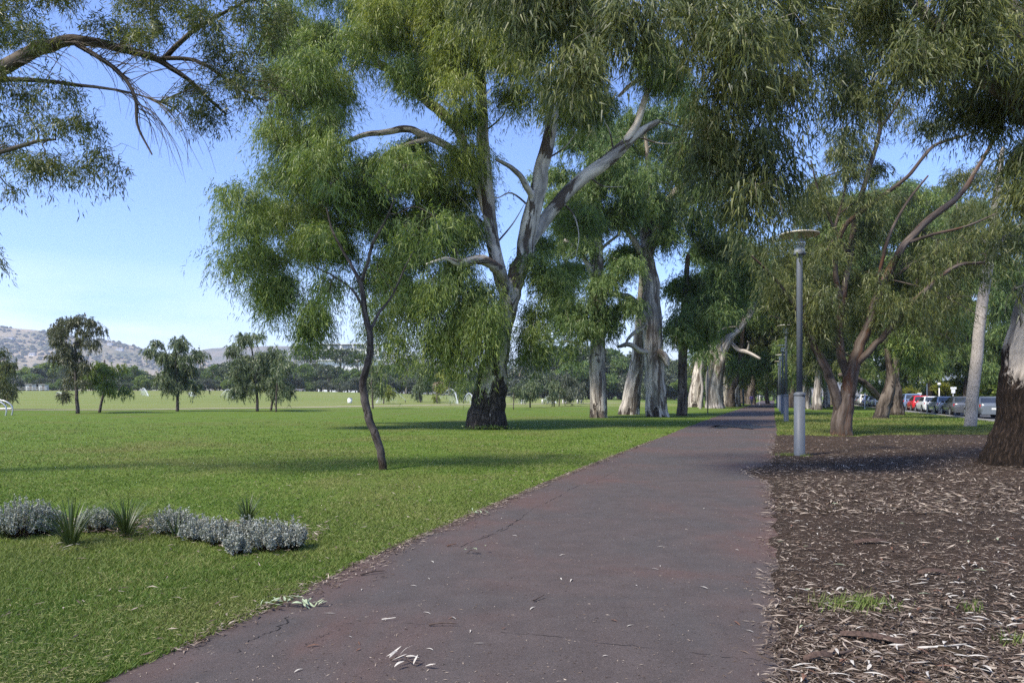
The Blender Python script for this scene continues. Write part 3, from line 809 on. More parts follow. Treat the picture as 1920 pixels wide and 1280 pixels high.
t.bare([[(935, 500, -.3), (905, 440, -.8), (880, 390, -1), (840, 350, -1.2)], [(918, 420, -.2), (880, 400, -.6), (850, 420, -1), (830, 440, -1.2)], [(925, 460, -.2), (960, 420, -.6), (985, 380, -1)], [(1000, 390, -.2), (960, 360, -.6), (930, 370, -1), (905, 350, -1.2)], [(1020, 310, -.2), (1060, 280, -.4), (1085, 240, -.5)], [(1050, 372, .7), (1075, 400, .4), (1085, 440, .2), (1080, 480, 0)], [(1100, 330, .9), (1130, 350, .6), (1170, 350, .4)], [(905, 250, .3), (940, 220, 0), (960, 180, -.2)], [(862, 494, -2.5), (850, 460, -2.6), (830, 440, -2.8), (810, 400, -3)], [(1150, 290, 1.1), (1140, 240, 1.1), (1110, 200, 1)], [(1235, 228, 1.4), (1280, 240, 1.4), (1330, 250, 1.3), (1370, 290, 1.2)], [(1190, 255, 1.2), (1240, 270, 1), (1290, 265, .8)]], 0.05)
t.holes = [([(640, 170), (800, 140), (850, 200), (850, 275), (700, 285), (640, 270)], .12), ([(690, 60), (760, 60), (880, 190), (880, 260), (790, 210), (690, 130)], .3), ([(880, 110), (960, 110), (960, 250), (890, 250)], .45), ([(885, 220), (1060, 200), (1050, 470), (890, 470)], .28), ([(1020, 260), (1240, 130), (1275, 250), (1100, 370), (1030, 420)], .12)]
t.foliage([(505, -70), (900, -70), (890, 180), (840, 310), (700, 330), (640, 430), (560, 500), (500, 560), (445, 505), (405, 410), (480, 320), (515, 260), (505, 120)], 2.2, 3.5, 1.0, DLEAF, 1.0, 1.2, -0.5, 0.08, 90000)
t.flush()
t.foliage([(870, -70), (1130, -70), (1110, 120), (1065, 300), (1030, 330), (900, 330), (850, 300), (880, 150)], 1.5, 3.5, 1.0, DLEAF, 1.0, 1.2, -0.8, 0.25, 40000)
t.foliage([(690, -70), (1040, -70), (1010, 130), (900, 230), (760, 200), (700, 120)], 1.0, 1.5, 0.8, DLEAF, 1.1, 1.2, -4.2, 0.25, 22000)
t.flush(M['leaf_yellow'])  # yellower leaf colour paints sunlight onto the centre top of this crown
t.foliage([(560, 300), (880, 280), (900, 420), (840, 460), (700, 440), (580, 460)], 1.7, 2.5, 0.9, DLEAF, 1.0, 1.2, 0, 0.3, 26000)
t.foliage([(770, 430), (860, 500), (912, 550), (920, 620), (905, 670), (880, 660), (830, 650), (790, 610), (765, 560)], 2.2, 1.6, 0.8, DLEAF, 1.35, 1.7, -1.2, 0.1, 26000)
t.foliage([(845, 540), (925, 540), (915, 670), (865, 670)], 2.0, 0.6, 0.6, DLEAF, 1.35, 1.5, -2.0, 0.0, 9000)
t.foliage([(480, 470), (610, 430), (625, 520), (585, 630), (540, 600), (500, 580)], 1.5, 1.5, 0.8, DLEAF, 1.2, 1.4, -1, 0.2, 16000)
t.foliage([(690, 420), (880, 400), (900, 470), (850, 520), (760, 560), (700, 520)], 1.6, 2.0, 0.8, DLEAF, 1.2, 1.4, -.6, 0.15, 20000)
t.foliage([(700, -60), (1000, -60), (980, 120), (900, 260), (760, 230), (700, 120)], 1.3, 2.0, 0.9, DLEAF, 1.1, 1.2, -3.4, 0.2, 26000)
t.foliage([(505, 60), (700, 40), (720, 300), (600, 330), (505, 260)], 1.0, 2.0, 0.9, DLEAF, 1.1, 1.2, -3.4, 0.2, 20000)
t.foliage([(690, 555), (765, 540), (770, 620), (735, 655), (700, 620)], 1.9, 0.9, 0.7, DLEAF, 1.35, 1.6, -1.5, 0.05, 9000)
t.foliage([(1000, 410), (1060, 370), (1080, 520), (1040, 620), (985, 670), (975, 580)], 1.5, 2.0, 0.8, DLEAF, 1.0, 1.2, 1.5, 0.15, 16000)
t.foliage([(1040, 320), (1140, 290), (1140, 410), (1060, 420)], 1.0, 1.5, 0.8, DLEAF, 1.0, 1.2, 2.5, 0.1, 9000)
t.foliage([(560, 330), (760, 300), (900, 330), (880, 520), (760, 560), (640, 500), (560, 460)], 1.3, 1.5, 0.9, DLEAF, 1.15, 1.3, 2.5, 0.1, 36000)
t.foliage([(1040, 150), (1250, 80), (1270, 330), (1180, 330), (1060, 330)], 1.0, 2.0, 0.9, DLEAF, 1.0, 1.2, 1.5, 0.3, 18000)
t.done()

# the sunlit top of this gum is painted with the yellow leaves above
# slender leaning sapling on the lawn
t = Tree('young_gum', 'slender young gum with a crooked leaning stem alone on the near lawn', 'tree', G(719, 880), M['bark_sapling'], M['leaf_gum'], None, 31)
t.dens = 0.72
t.limb([(719, 882, 7.5), (714, 850, 7.5), (704, 815, 8), (692, 785, 8), (684, 752, 7.6), (680, 722, 7.2), (687, 690, 7), (694, 660, 6.6), (694, 630, 6.2), (686, 595, 5.6), (681, 560, 5), (676, 525, 4.2)], 'trunk', 18, 8, 0.07, 0.03, 0.25, 0.12, 4, None, 0.2)
t.limb([(677, 535, 4), (660, 498, 2.9, .1), (640, 465, 2.4, .2), (622, 430, 1.9, .3), (612, 390, 1.2, .4)], 'limb', 8)
t.limb([(677, 530, 3.6), (690, 490, 3.2, -.1), (702, 450, 2.7, -.2), (722, 415, 2, -.3), (740, 375, 1.3, -.3)], 'limb', 8)
t.limb([(690, 620, 3), (712, 585, 2.6, .2), (735, 555, 2, .4), (760, 500, 1.5, .6)], 'limb', 6)
t.limb([(684, 580, 2.5), (662, 545, 2.2, -.2), (630, 520, 1.6, -.4), (590, 500, 1.2, -.5)], 'limb', 6)
t.foliage([(555, 340), (640, 300), (720, 285), (800, 320), (830, 400), (800, 460), (750, 480), (660, 470), (600, 470), (560, 420)], 0.85, 1.1, 0.42, (0.15, 0.02), 0.9, 0.7, 0, 0.25, 30000)
t.foliage([(590, 470), (660, 500), (650, 560), (620, 610), (585, 560)], 0.7, 0.5, 0.32, (0.15, 0.02), 1.2, 0.7, -0.2, 0.3, 5000)
t.foliage([(700, 480), (770, 470), (765, 560), (720, 580)], 0.55, 0.5, 0.32, (0.15, 0.02), 1.2, 0.7, 0.3, 0.3, 5000)
t.done()

# tree off the left edge, its long bough arching into the sky
b0 = G(-560, 905)
t = Tree('overhanging_gum', 'dark gum whose long bough arches in over the lawn from the frame edge', 'tree', b0, M['bark_dark'], M['leaf_dark'], None, 41)
dz = 12.5 - b0[1]
t.limb([(-560, 905, 42), (-545, 800, 36), (-520, 650, 32), (-470, 480, 30), (-400, 330, 26, -.2)], 'trunk', 24, 8, 0.1, 0.04, 0.4, 0.4)
t.limb([(-470, 480, 22), (-330, 330, 20, .1), (-180, 225, 18, .2), (-60, 160, 14, .3), (0, 128, 13, .3), (50, 103, 12, .3), (110, 80, 10.5, .35), (170, 78, 9, .4), (230, 92, 7.5, .5), (290, 110, 6, .6), (340, 140, 4.6, .7), (385, 180, 3.2, .8), (425, 215, 2.2, .9)], 'limb', 18, 8)
t.limb([(-400, 330, 20), (-380, 150, 17, .2), (-330, -30, 14, .3), (-250, -200, 9, .3)], 'limb', 12)
t.limb([(300, 114, 5, .6), (345, 72, 4.5, .5), (395, 38, 3.5, .4), (455, 6, 2.5, .3), (520, -20, 1.5, .3)], 'limb', 8)
t.limb([(130, 95, 5, .3), (185, 108, 4.5, .2), (228, 140, 4, .1), (254, 185, 3.2, 0), (258, 235, 2.4, 0), (285, 290, 1.5, 0)], 'limb', 8)
t.limb([(-120, 190, 6, .3), (-20, 152, 5, .2), (70, 152, 4, .1), (150, 160, 3.2, 0), (235, 172, 2, 0), (300, 190, 1.2, 0)], 'limb', 8)
t.limb([(-230, 270, 7, 0), (-100, 300, 5.5, -.3), (0, 285, 4.5, -.4), (60, 267, 3.5, -.4), (105, 262, 2, -.4)], 'limb', 8)
t.limb([(290, 108, 4, .6), (370, 115, 3.5, .5), (440, 160, 2.5, .4), (500, 190, 1.5, .4)], 'limb', 7)
rr = random.Random(3)
bare = []
for i in range(46):
    x0 = rr.uniform(150, 330); y0 = np.interp(x0, [100, 170, 255, 330], [100, 110, 190, 160]) + rr.uniform(-10, 30)
    sp = rr.uniform(30, 110); bare.append([(x0, y0, rr.uniform(-.4, .5)), (x0 + sp * .4, y0 + sp * .25, rr.uniform(-.4, .5)), (x0 + sp * .75, y0 + sp * .75, 0), (x0 + sp * .85 + rr.uniform(-10, 15), y0 + sp * 1.35, 0)])
for i in range(120):
    x0 = rr.uniform(-20, 480); y0 = float(np.interp(x0, [0, 100, 250, 340, 420, 500], [128, 82, 100, 140, 212, 190])) + rr.uniform(-12, 12)
    sp = rr.uniform(30, 120); up = rr.uniform(-1.2, .9)
    bare.append([(x0, y0, rr.uniform(-.2, .6)), (x0 + sp * .4, y0 + sp * up * .3, rr.uniform(-.6, .8)), (x0 + sp * .8, y0 + sp * (up * .5 + .12), rr.uniform(-.7, .9)), (x0 + sp, y0 + sp * (up * .5 + .4), rr.uniform(-.7, .9))])
t.bare(bare, 0.008)
bl = (0.10, 0.014); t.dens = 1.9
t.foliage([(-120, -80), (160, -80), (120, 60), (60, 80), (0, 110), (-120, 200)], 0.85, 1.1, 0.30, bl, 0.55, 0.42, 0, 0.25, 18000)
t.foliage([(150, -80), (540, -80), (520, 60), (495, 160), (440, 190), (350, 130), (290, 90), (180, 60)], 1.0, 1.1, 0.30, bl, 0.55, 0.45, 0, 0.2, 26000)
t.foliage([(-80, 120), (80, 140), (170, 175), (185, 240), (210, 310), (110, 330), (50, 330), (-80, 330)], 0.75, 0.9, 0.28, bl, 0.8, 0.5, -.1, 0.35, 14000)
t.foliage([(320, 150), (400, 160), (480, 190), (500, 260), (420, 250), (340, 220)], 0.65, 0.6, 0.25, bl, 0.7, 0.4, .3, 0.4, 8000)
t.foliage([(-60, 330), (60, 360), (60, 440), (30, 480), (-60, 480)], 0.35, 0.5, 0.2, bl, 1.0, 0.5, 0, 0.45, 1800)
t.foliage([(190, 280), (250, 320), (240, 360), (200, 350)], 0.4, 0.3, 0.16, bl, 1.0, 0.4, 0, 0.4, 500)
t.done()

# the dark, thick gum at the right edge; its crown hangs over the path
t = Tree('near_gum', 'massive gum with a rough black stocking of bark standing in the mulch', 'tree', G(1928, 872), M['bark_near'], M['leaf_dark'], None, 51)
t.limb([(1928, 874, 66), (1935, 820, 60), (1943, 740, 58), (1952, 660, 57), (1970, 580, 55), (2000, 470, 52), (2030, 340, 46), (2040, 190, 38), (2020, 20, 30)], 'trunk', 110, 14, 0.07, 0.085, 0.75, 0.5, 5, None, 0.05)
t.limb([(2030, 360, 20), (1970, 270, 16, -.3), (1905, 195, 14, -.6), (1842, 148, 13, -.8), (1800, 95, 12, -.9), (1755, 45, 11, -1.0), (1690, -10, 9, -1.1), (1600, -70, 7, -1.2)], 'limb', 18, 8)
t.limb([(2030, 300, 26), (1900, 40, 20, -1), (1750, -120, 16, -2), (1500, -190, 13, -2.8), (1250, -170, 9, -3.4), (1050, -90, 5, -3.8)], 'limb', 12)
t.limb([(1500, -190, 8, -2.8), (1440, -60, 6, -2.6), (1420, 60, 4, -2.4), (1440, 180, 2.5, -2.4)], 'limb', 8)
t.limb([(2035, 250, 18), (1950, 100, 12, .5), (1880, 60, 8, .8), (1780, 120, 5, 1)], 'limb', 8)
NL = (0.17, 0.021)
t.foliage([(1400, -90), (1990, -90), (1990, 190), (1830, 190), (1760, 110), (1640, 110), (1590, 70), (1540, 60), (1480, 60), (1400, 80)], 2.0, 1.6, 0.6, NL, 1.0, 0.8, -1, 0.12, 70000)
t.foliage([(1760, 120), (1990, 150), (1990, 380), (1900, 390), (1870, 290), (1800, 200)], 2.1, 1.4, 0.55, NL, 1.1, 0.9, -0.8, 0.1, 36000)
t.foliage([(1570, 60), (1720, 80), (1750, 160), (1690, 150), (1640, 130), (1610, 200), (1580, 250), (1560, 160)], 1.3, 1.0, 0.5, NL, 1.1, 0.8, -0.4, 0.3, 14000)
t.foliage([(880, -90), (1430, -90), (1450, 100), (1380, 160), (1280, 110), (1230, 70), (1160, 90), (1080, 140), (1000, 120), (910, 60)], 1.9, 1.3, 0.5, NL, 1.15, 0.9, -3.4, 0.06, 80000)
t.foliage([(1290, 100), (1420, 60), (1490, 80), (1500, 250), (1480, 330), (1430, 400), (1370, 390), (1330, 290)], 2.0, 1.0, 0.45, NL, 1.35, 1.1, -2.6, 0.12, 50000)
t.foliage([(1455, 40), (1510, 40), (1500, 120), (1480, 170)], 0.6, 0.8, 0.45, NL, 1.3, 0.8, -2.0, 0.25, 6000)
t.foliage([(1860, 440), (1930, 440), (1925, 560), (1880, 560)], 0.4, 0.5, 0.35, NL, 1.2, 0.7, -0.6, 0.3, 1500)
t.done()

# spreading multi-stemmed tree right of the lamp
t = Tree('spreading_gum', 'reddish brown spreading tree with several crooked stems behind the nearest lamp post', 'tree', G(1576, 816), M['bark_red'], M['leaf_dark'], None, 61)
t.dens = 1.9
t.limb([(1576, 818, 19), (1579, 785, 18), (1583, 752, 16.5), (1588, 730, 11.5)], 'trunk', 36, 8, 0.14, 0.10, 0.35, 0.4, 5, None, 0.1)
t.limb([(1582, 765, 13), (1590, 722, 13.5), (1601, 680, 11), (1615, 640, 10), (1634, 592, 9), (1646, 550, 8.2), (1668, 505, 7.4, .2), (1690, 468, 7, .3), (1722, 430, 6.5, .5), (1762, 396, 6, .7), (1800, 366, 5.2, .9), (1830, 320, 4, 1), (1862, 265, 3, 1.2)], 'limb', 18, 8, 0.14, 0.06)
t.limb([(1640, 570, 4, 0), (1652, 500, 3.6, -.3), (1668, 440, 3, -.5), (1700, 380, 2.4, -.7), (1740, 330, 1.6, -.8)], 'limb', 7)
t.limb([(1700, 455, 3.2, .3), (1750, 440, 2.8, 0), (1810, 425, 2.2, -.3), (1870, 400, 1.4, -.5)], 'limb', 7)
t.limb([(1592, 480, 3.2, .6), (1560, 420, 2.8, .4), (1535, 360, 2.2, .2), (1520, 300, 1.4, 0)], 'limb', 7)
t.limb([(1605, 405, 3, .6), (1585, 350, 2.5, .8), (1580, 290, 1.8, .9), (1590, 230, 1.2, .9)], 'limb', 6)
t.bare([[(1668, 505, .2), (1740, 480, .2), (1800, 470, .3), (1880, 480, .4)], [(1690, 588, -.8), (1760, 560, -1), (1850, 555, -1)], [(1722, 430, .5), (1760, 450, .8), (1820, 440, 1)], [(1700, 590, -.8), (1740, 600, -1), (1790, 640, -1.1)], [(1520, 640, -.5), (1480, 600, -.6), (1440, 590, -.7)], [(1604, 410, .6), (1640, 370, .3), (1690, 350, 0)], [(1640, 280, .6), (1610, 230, .8), (1600, 180, 1)], [(1745, 545, -1), (1800, 560, -1.2), (1850, 600, -1.2)]], 0.03)
t.limb([(1582, 780, 9, .08), (1562, 725, 8.5, -.2), (1546, 685, 8, -.4), (1525, 645, 7, -.5), (1508, 605, 5, -.6), (1490, 560, 3.5, -.6)], 'limb', 14, 8)
t.limb([(1588, 715, 8, .3), (1574, 650, 7.5, .4), (1578, 570, 6.5, .5), (1592, 490, 5.5, .6), (1604, 410, 5, .6), (1626, 330, 4.5, .6), (1642, 275, 4, .6), (1650, 235, 3.5, .6), (1646, 190, 2.5, .6)], 'limb', 12, 8)
t.limb([(1648, 240, 3, .6), (1676, 205, 2.5, .5), (1700, 165, 2, .4)], 'limb', 7)
t.limb([(1606, 690, 7), (1640, 648, 6, -.4), (1668, 615, 5.5, -.7), (1692, 588, 5, -.8), (1735, 545, 4.5, -1), (1790, 500, 3.5, -1.1), (1845, 492, 2.2, -1.1)], 'limb', 10, 8)
t.limb([(1578, 570, 5, .5), (1566, 505, 5, .4), (1576, 440, 4.8, .2), (1606, 404, 4.5, 0), (1652, 370, 4, -.2), (1702, 330, 3.5, -.4), (1750, 275, 3, -.5), (1815, 252, 2, -.6)], 'limb', 9, 8)
t.limb([(1616, 640, 5, .4), (1640, 570, 4.5, .9), (1690, 510, 3.5, 1.3), (1760, 470, 2.6, 1.6), (1850, 440, 1.8, 1.8)], 'limb', 7, 8)
t.limb([(1540, 670, 4, -.4), (1500, 590, 3.5, -.8), (1450, 520, 2.5, -1), (1410, 480, 1.6, -1.2)], 'limb', 7, 8)
ML = (0.205, 0.026)
t.foliage([(1430, 400), (1530, 330), (1600, 300), (1680, 350), (1790, 390), (1880, 370), (1900, 460), (1830, 540), (1740, 560), (1680, 600), (1600, 600), (1520, 610), (1450, 560), (1410, 480)], 1.15, 2.2, 0.75, ML, 1.05, 0.9, 1.3, 0.15, 44000)
t.foliage([(1560, 100), (1640, 120), (1650, 330), (1560, 320), (1545, 240)], 1.4, 1.2, 0.6, ML, 1.0, 0.8, .6, 0.25, 6000)
t.foliage([(1630, 130), (1720, 130), (1770, 250), (1800, 300), (1740, 260), (1690, 200), (1640, 200)], 0.9, 1.2, 0.6, ML, 1.0, 0.8, .3, 0.3, 6000)
t.foliage([(1420, 470), (1500, 520), (1560, 500), (1560, 600), (1490, 620), (1440, 560)], 1.0, 1.2, 0.6, ML, 1.2, 1.0, -.5, 0.2, 7000)
t.foliage([(1600, 480), (1680, 440), (1800, 440), (1880, 480), (1860, 560), (1760, 600), (1640, 590)], 0.5, 1.2, 0.5, ML, 1.2, 0.9, -1.0, 0.35, 8000)
t.foliage([(1680, 540), (1790, 520), (1800, 620), (1740, 640), (1690, 610)], 1.0, 1.2, 0.6, ML, 1.3, 1.0, -.6, 0.2, 7000)
t.foliage([(1500, 560), (1570, 540), (1560, 660), (1520, 640)], 0.9, 0.8, 0.5, ML, 1.3, 0.9, -.2, 0.2, 4000)
t.done()

t = Tree('pale_gum', 'pale smooth slim trunk leaning right on the grass before the parked cars', 'tree', G(1819, 800), M['bark_pale'], M['leaf_dark'], None, 71)
t.limb([(1819, 801, 10.5), (1822, 760, 10), (1828, 700, 10), (1836, 620, 9.6), (1845, 550, 9.2), (1855, 490, 8.5), (1862, 430, 7.5), (1870, 360, 6), (1880, 280, 4)], 'trunk', 24, 8, 0.03, 0, 0.2, 0.2, 5, None, 0.15)
t.limb([(1857, 470, 4), (1835, 445, 3, -.4), (1812, 420, 2, -.7), (1790, 380, 1.5, -.9)], 'limb', 7)
t.limb([(1859, 480, 4), (1880, 450, 3, .4), (1915, 420, 2, .8)], 'limb', 7)
t.foliage([(1780, 300), (1930, 260), (1940, 430), (1890, 470), (1840, 440), (1790, 400)], 0.6, 2.0, 0.8, (0.2, 0.024), 1.1, 1.0, 0, 0.3, 9000)
t.done()

# ------------------------------------------------------------------ the row of gums on the left of the path
def gum(name, label, base, limbs, crowns, bark='bark_gum_far', leaf='leaf_deep', seed=1, group='old gums along the path', trunk_kw=None, Y=None, ls=1.0):
    b = G(*base)
    if Y is not None:
        b = Vector(((base[0] - CX) / F * Y, Y, 0)); b.z = float(ground_z(b.x, b.y))
    t = Tree(name, label, 'tree', b, M[bark], M[leaf], group, seed)
    kw = dict(seg=30, per=8, rough=0.12, ridge=0.085, flare=0.2, flare_h=0.6)
    kw.update(trunk_kw or {})
    for i, l in enumerate(limbs):
        if i == 0: t.limb(l, 'trunk', wob=0.1, **kw)
        else: t.limb(l, 'limb', 10)
    s = t.Y / 50.0 * ls; lf = 1.28 if t.Y > 70 else 1.08
    for c in crowns:
        poly, cover = c[0], c[1]
        kw2 = dict(D=3.0, cr=1.1 * s, leaf=(0.27 * s * lf, 0.042 * s * lf), hang=1.0, slen=1.2 * s, gap=0.15)
        if len(c) > 2: kw2.update(c[2])
        t.foliage(poly, cover, **kw2)
    return t.done()

gum('gum_tree', 'grey straight gum with leafy branches hanging over its bole, first after the huge mottled gum', (1123, 783),
    [[(1123, 784, 16), (1121, 740, 15.5), (1120, 690, 14.5), (1120, 620, 13.5), (1119, 540, 12.5), (1118, 470, 12), (1116, 400, 11), (1113, 330, 8), (1105, 240, 5)],
     [(1119, 540, 5), (1104, 500, 5, -.5), (1085, 470, 4, -.8), (1060, 450, 3, -1)], [(1110, 600, 4), (1090, 640, 3, -1), (1060, 640, 2, -1.5)], [(1118, 480, 4, 0), (1135, 460, 3, -.3), (1160, 440, 2, -.5)]],
    [([(1035, 570), (1075, 430), (1130, 460), (1180, 480), (1185, 570), (1150, 640), (1140, 680), (1100, 660), (1050, 620)], 1.9, dict(dY=-1.2, D=1.5)), ([(1040, 600), (1080, 580), (1090, 650), (1070, 680), (1045, 640)], 1.1),
     ([(1040, 250), (1180, 200), (1200, 420), (1120, 450), (1060, 420)], 2.0, dict(D=3.5, gap=.05)), ([(1010, 330), (1080, 300), (1090, 520), (1040, 560), (1000, 480)], 1.4, dict(D=2.5, dY=2))], seed=81)
gum('gum_tree', 'broad gum bole with streaked buttresses standing just behind the forked gum', (1181, 777),
    [[(1179, 778, 21), (1184, 745, 17), (1191, 700, 14), (1198, 640, 11), (1204, 560, 9), (1210, 480, 9), (1220, 380, 6)]],
    [([(1130, 250), (1300, 200), (1330, 420), (1250, 470), (1150, 420)], 1.2, dict(D=4))], seed=82)
gum('gum_tree', 'tall forked gum with a wide crown and short dead boughs low on its trunk', (1233, 781),
    [[(1233, 782, 21), (1230, 740, 19), (1227, 690, 18), (1224, 640, 17.5), (1222, 590, 18), (1220, 540, 16.5), (1215, 500, 15), (1211, 470, 12)],
     [(1213, 500, 7), (1203, 478, 6.5, -.3), (1188, 448, 6, -.5), (1165, 418, 5, -.7), (1135, 395, 4.2, -.8), (1085, 372, 3, -1), (1040, 380, 1.5, -1.2)],
     [(1212, 475, 9), (1208, 420, 8, .2), (1204, 360, 6.5, .3), (1190, 330, 5, .3), (1170, 310, 3, .3)], [(1213, 470, 6), (1218, 400, 5.5, .6), (1215, 320, 4.5, .8), (1210, 240, 3, 1)],
     [(1220, 485, 9), (1230, 440, 8.5, -.2), (1243, 400, 8, -.3), (1262, 365, 7.5, -.4), (1290, 343, 6, -.5), (1318, 334, 4, -.6), (1360, 320, 2, -.7)],
     [(1220, 610, 9), (1206, 590, 8, -.4), (1192, 568, 7, -.8), (1175, 556, 6, -1), (1148, 551, 5, -1.2)], [(1215, 668, 5.5), (1198, 655, 5, -.8), (1180, 646, 4.5, -1.2), (1160, 649, 3.2, -1.5)],
     [(1228, 650, 7), (1245, 668, 7.5, -.8), (1252, 684, 5, -1)], [(1212, 608, 4), (1195, 620, 4, -.6), (1180, 632, 3, -.9), (1172, 650, 2, -1)]],
    [([(1070, 330), (1100, 250), (1200, 190), (1300, 170), (1390, 260), (1420, 400), (1400, 470), (1330, 440), (1260, 450), (1170, 400), (1120, 400)], 1.5, dict(D=4, gap=0.2)),
     ([(1250, 500), (1330, 440), (1420, 430), (1425, 530), (1380, 570), (1320, 610), (1275, 650), (1245, 580)], 2.2, dict(D=2.5, dY=1.5)), ([(1130, 420), (1200, 440), (1205, 540), (1150, 540)], 1.5, dict(D=1.5, dY=1.5))], seed=83)
gum('gum_tree', 'thin dark gum pole by the path edge beside the forked gum', (1279, 779),
    [[(1279, 780, 9.5), (1280, 740, 9), (1280, 700, 8.5), (1281, 640, 8), (1284, 560, 6), (1290, 480, 4)]], [([(1250, 560), (1330, 540), (1330, 640), (1290, 660), (1262, 650)], 1.8, dict(D=1.5))], 'bark_dark', seed=84)
gum('gum_tree', 'pale patched gum bole leaning left beyond the thin dark gum pole', (1304, 763),
    [[(1304, 764, 15), (1304, 745, 13.5), (1307, 720, 12), (1312, 690, 11), (1318, 640, 8), (1320, 560, 5)]], [([(1290, 480), (1380, 460), (1380, 600), (1330, 640), (1290, 620)], 1.8)], seed=85)
gum('gum_tree', 'skinny bent white sapling in front of a leaning bole', (1314, 766),
    [[(1313, 767, 3), (1315, 745, 2.8), (1317, 725, 2.6), (1314, 700, 2.2), (1320, 660, 1.5)]], [([(1300, 620), (1335, 610), (1335, 670), (1305, 680)], 1.1, dict(D=1.2))], 'bark_pale', seed=86, trunk_kw=dict(seg=8, flare=0.1))
gum('gum_tree', 'bright white fluted gum bending right above the path with dead twigs', (1341, 765),
    [[(1340, 766, 17), (1340, 740, 16), (1341, 710, 16), (1345, 680, 15), (1354, 655, 13), (1368, 632, 11), (1388, 615, 8), (1410, 580, 6), (1425, 520, 4)],
     [(1340, 690, 6), (1332, 660, 5, .5), (1328, 620, 4, .8), (1330, 560, 3, 1)], [(1368, 640, 4), (1385, 655, 4, -1), (1400, 660, 4, -2), (1425, 672, 2.5, -3)], [(1400, 660, 2.5, -2), (1405, 645, 2, -2.5), (1402, 640, 1, -3)],
     [(1360, 640, 2, -1), (1340, 630, 1.6, -2), (1360, 615, 1.3, -2.5), (1390, 612, 1, -3)]],
    [([(1310, 450), (1430, 420), (1470, 540), (1450, 590), (1400, 570), (1350, 560), (1320, 600), (1290, 560)], 1.9)], 'bark_white', seed=87)
far_left = [((1371, 763), 8, 1385, 'dark gum bole on the left verge just past the white fluted gum', 'bark_dark'), ((1383, 762), 6, 1390, 'slim grey gum on the left verge third past the fluted gum', 'bark_gum_far'),
            ((1408, 757.9), 9, 1412, 'paired dark gum bole beside the walker in purple', 'bark_dark'), ((1361, 761), 9, 1362, 'pale speckled gum half hidden behind the fluted gum', 'bark_gum_far'), ((1349, 760), 6, 1352, 'dim gum bole behind the fluted gum', 'bark_dark')]
for i, (bp, w, tx, lab, bk) in enumerate(far_left):
    gum('gum_tree', lab, bp, [[(bp[0], bp[1] + 1, w), (bp[0], 735, w * .85), (tx, 700, w * .7), (tx + 6, 650, w * .5), (tx + 10, 560, w * .3)]],
        [([(tx - 45, 560), (tx + 5, 520), (tx + 50, 560), (tx + 48, 690), (tx + 10, 712), (tx - 35, 690)], 1.5, dict(D=4))], bk, ['leaf_deep', 'leaf_dark', 'leaf_gum'][i % 3], 90 + i, ls=0.8)
right_far = [((1484, 764), 7, 1486, 'dark trunk on the right verge behind the lamp row', 'bark_dark', 'leaf_dark'), ((1508, 766), 13, 1512, 'white mottled trunk right of the lamp row', 'bark_white', 'leaf_deep'),
             ((1531, 768), 10, 1534, 'white trunk with grey foot seen left of the reddish tree', 'bark_white', 'leaf_dark'), ((1549, 764), 7, 1545, 'thin white trunk touching the reddish tree stem', 'bark_white', 'leaf_deep')]
for i, (bp, w, tx, lab, bk, lf) in enumerate(right_far):
    gum('gum_tree', lab, bp, [[(bp[0], bp[1] + 1, w), (bp[0] + 1, 740, w * .8), (tx, 712, w * .6), (tx + 2, 660, w * .4), (tx + 5, 560, w * .25)]],
        [([(tx - 55, 520), (tx + 5, 460), (tx + 60, 520), (tx + 60, 680), (tx + 10, 706), (tx - 40, 700)], 1.7, dict(D=5))], bk, lf, 100 + i, ls=0.8)
gum('leaning_gum', 'dark gum leaning right with a pale flaking side, on the grass before the cars', (1652, 785),
    [[(1651, 786, 13), (1656, 765, 12.5), (1664, 740, 12), (1671, 715, 9), (1668, 680, 6.5), (1664, 650, 6), (1672, 615, 5), (1680, 560, 3.5)], [(1664, 655, 4), (1650, 630, 3, -.3), (1640, 620, 2, -.5)]],
    [([(1640, 540), (1740, 520), (1760, 640), (1730, 700), (1690, 690), (1670, 620)], 1.5, dict(D=2))], 'bark_dark', 'leaf_gum', 111, None)
gum('leaning_gum', 'dark gum stump-like bole with a bough reaching left, behind the leaning gum', (1681, 779),
    [[(1681, 780, 14), (1680, 760, 12.5), (1678, 735, 11.5), (1678, 700, 8), (1684, 640, 6), (1690, 560, 4)], [(1670, 760, 6), (1648, 745, 6, -.5), (1630, 725, 6, -1), (1605, 710, 5, -1.5), (1575, 703, 4, -2)]],
    [([(1660, 480), (1800, 470), (1810, 600), (1760, 680), (1700, 640)], 1.5, dict(D=3))], 'bark_dark', 'leaf_deep', 112, None)
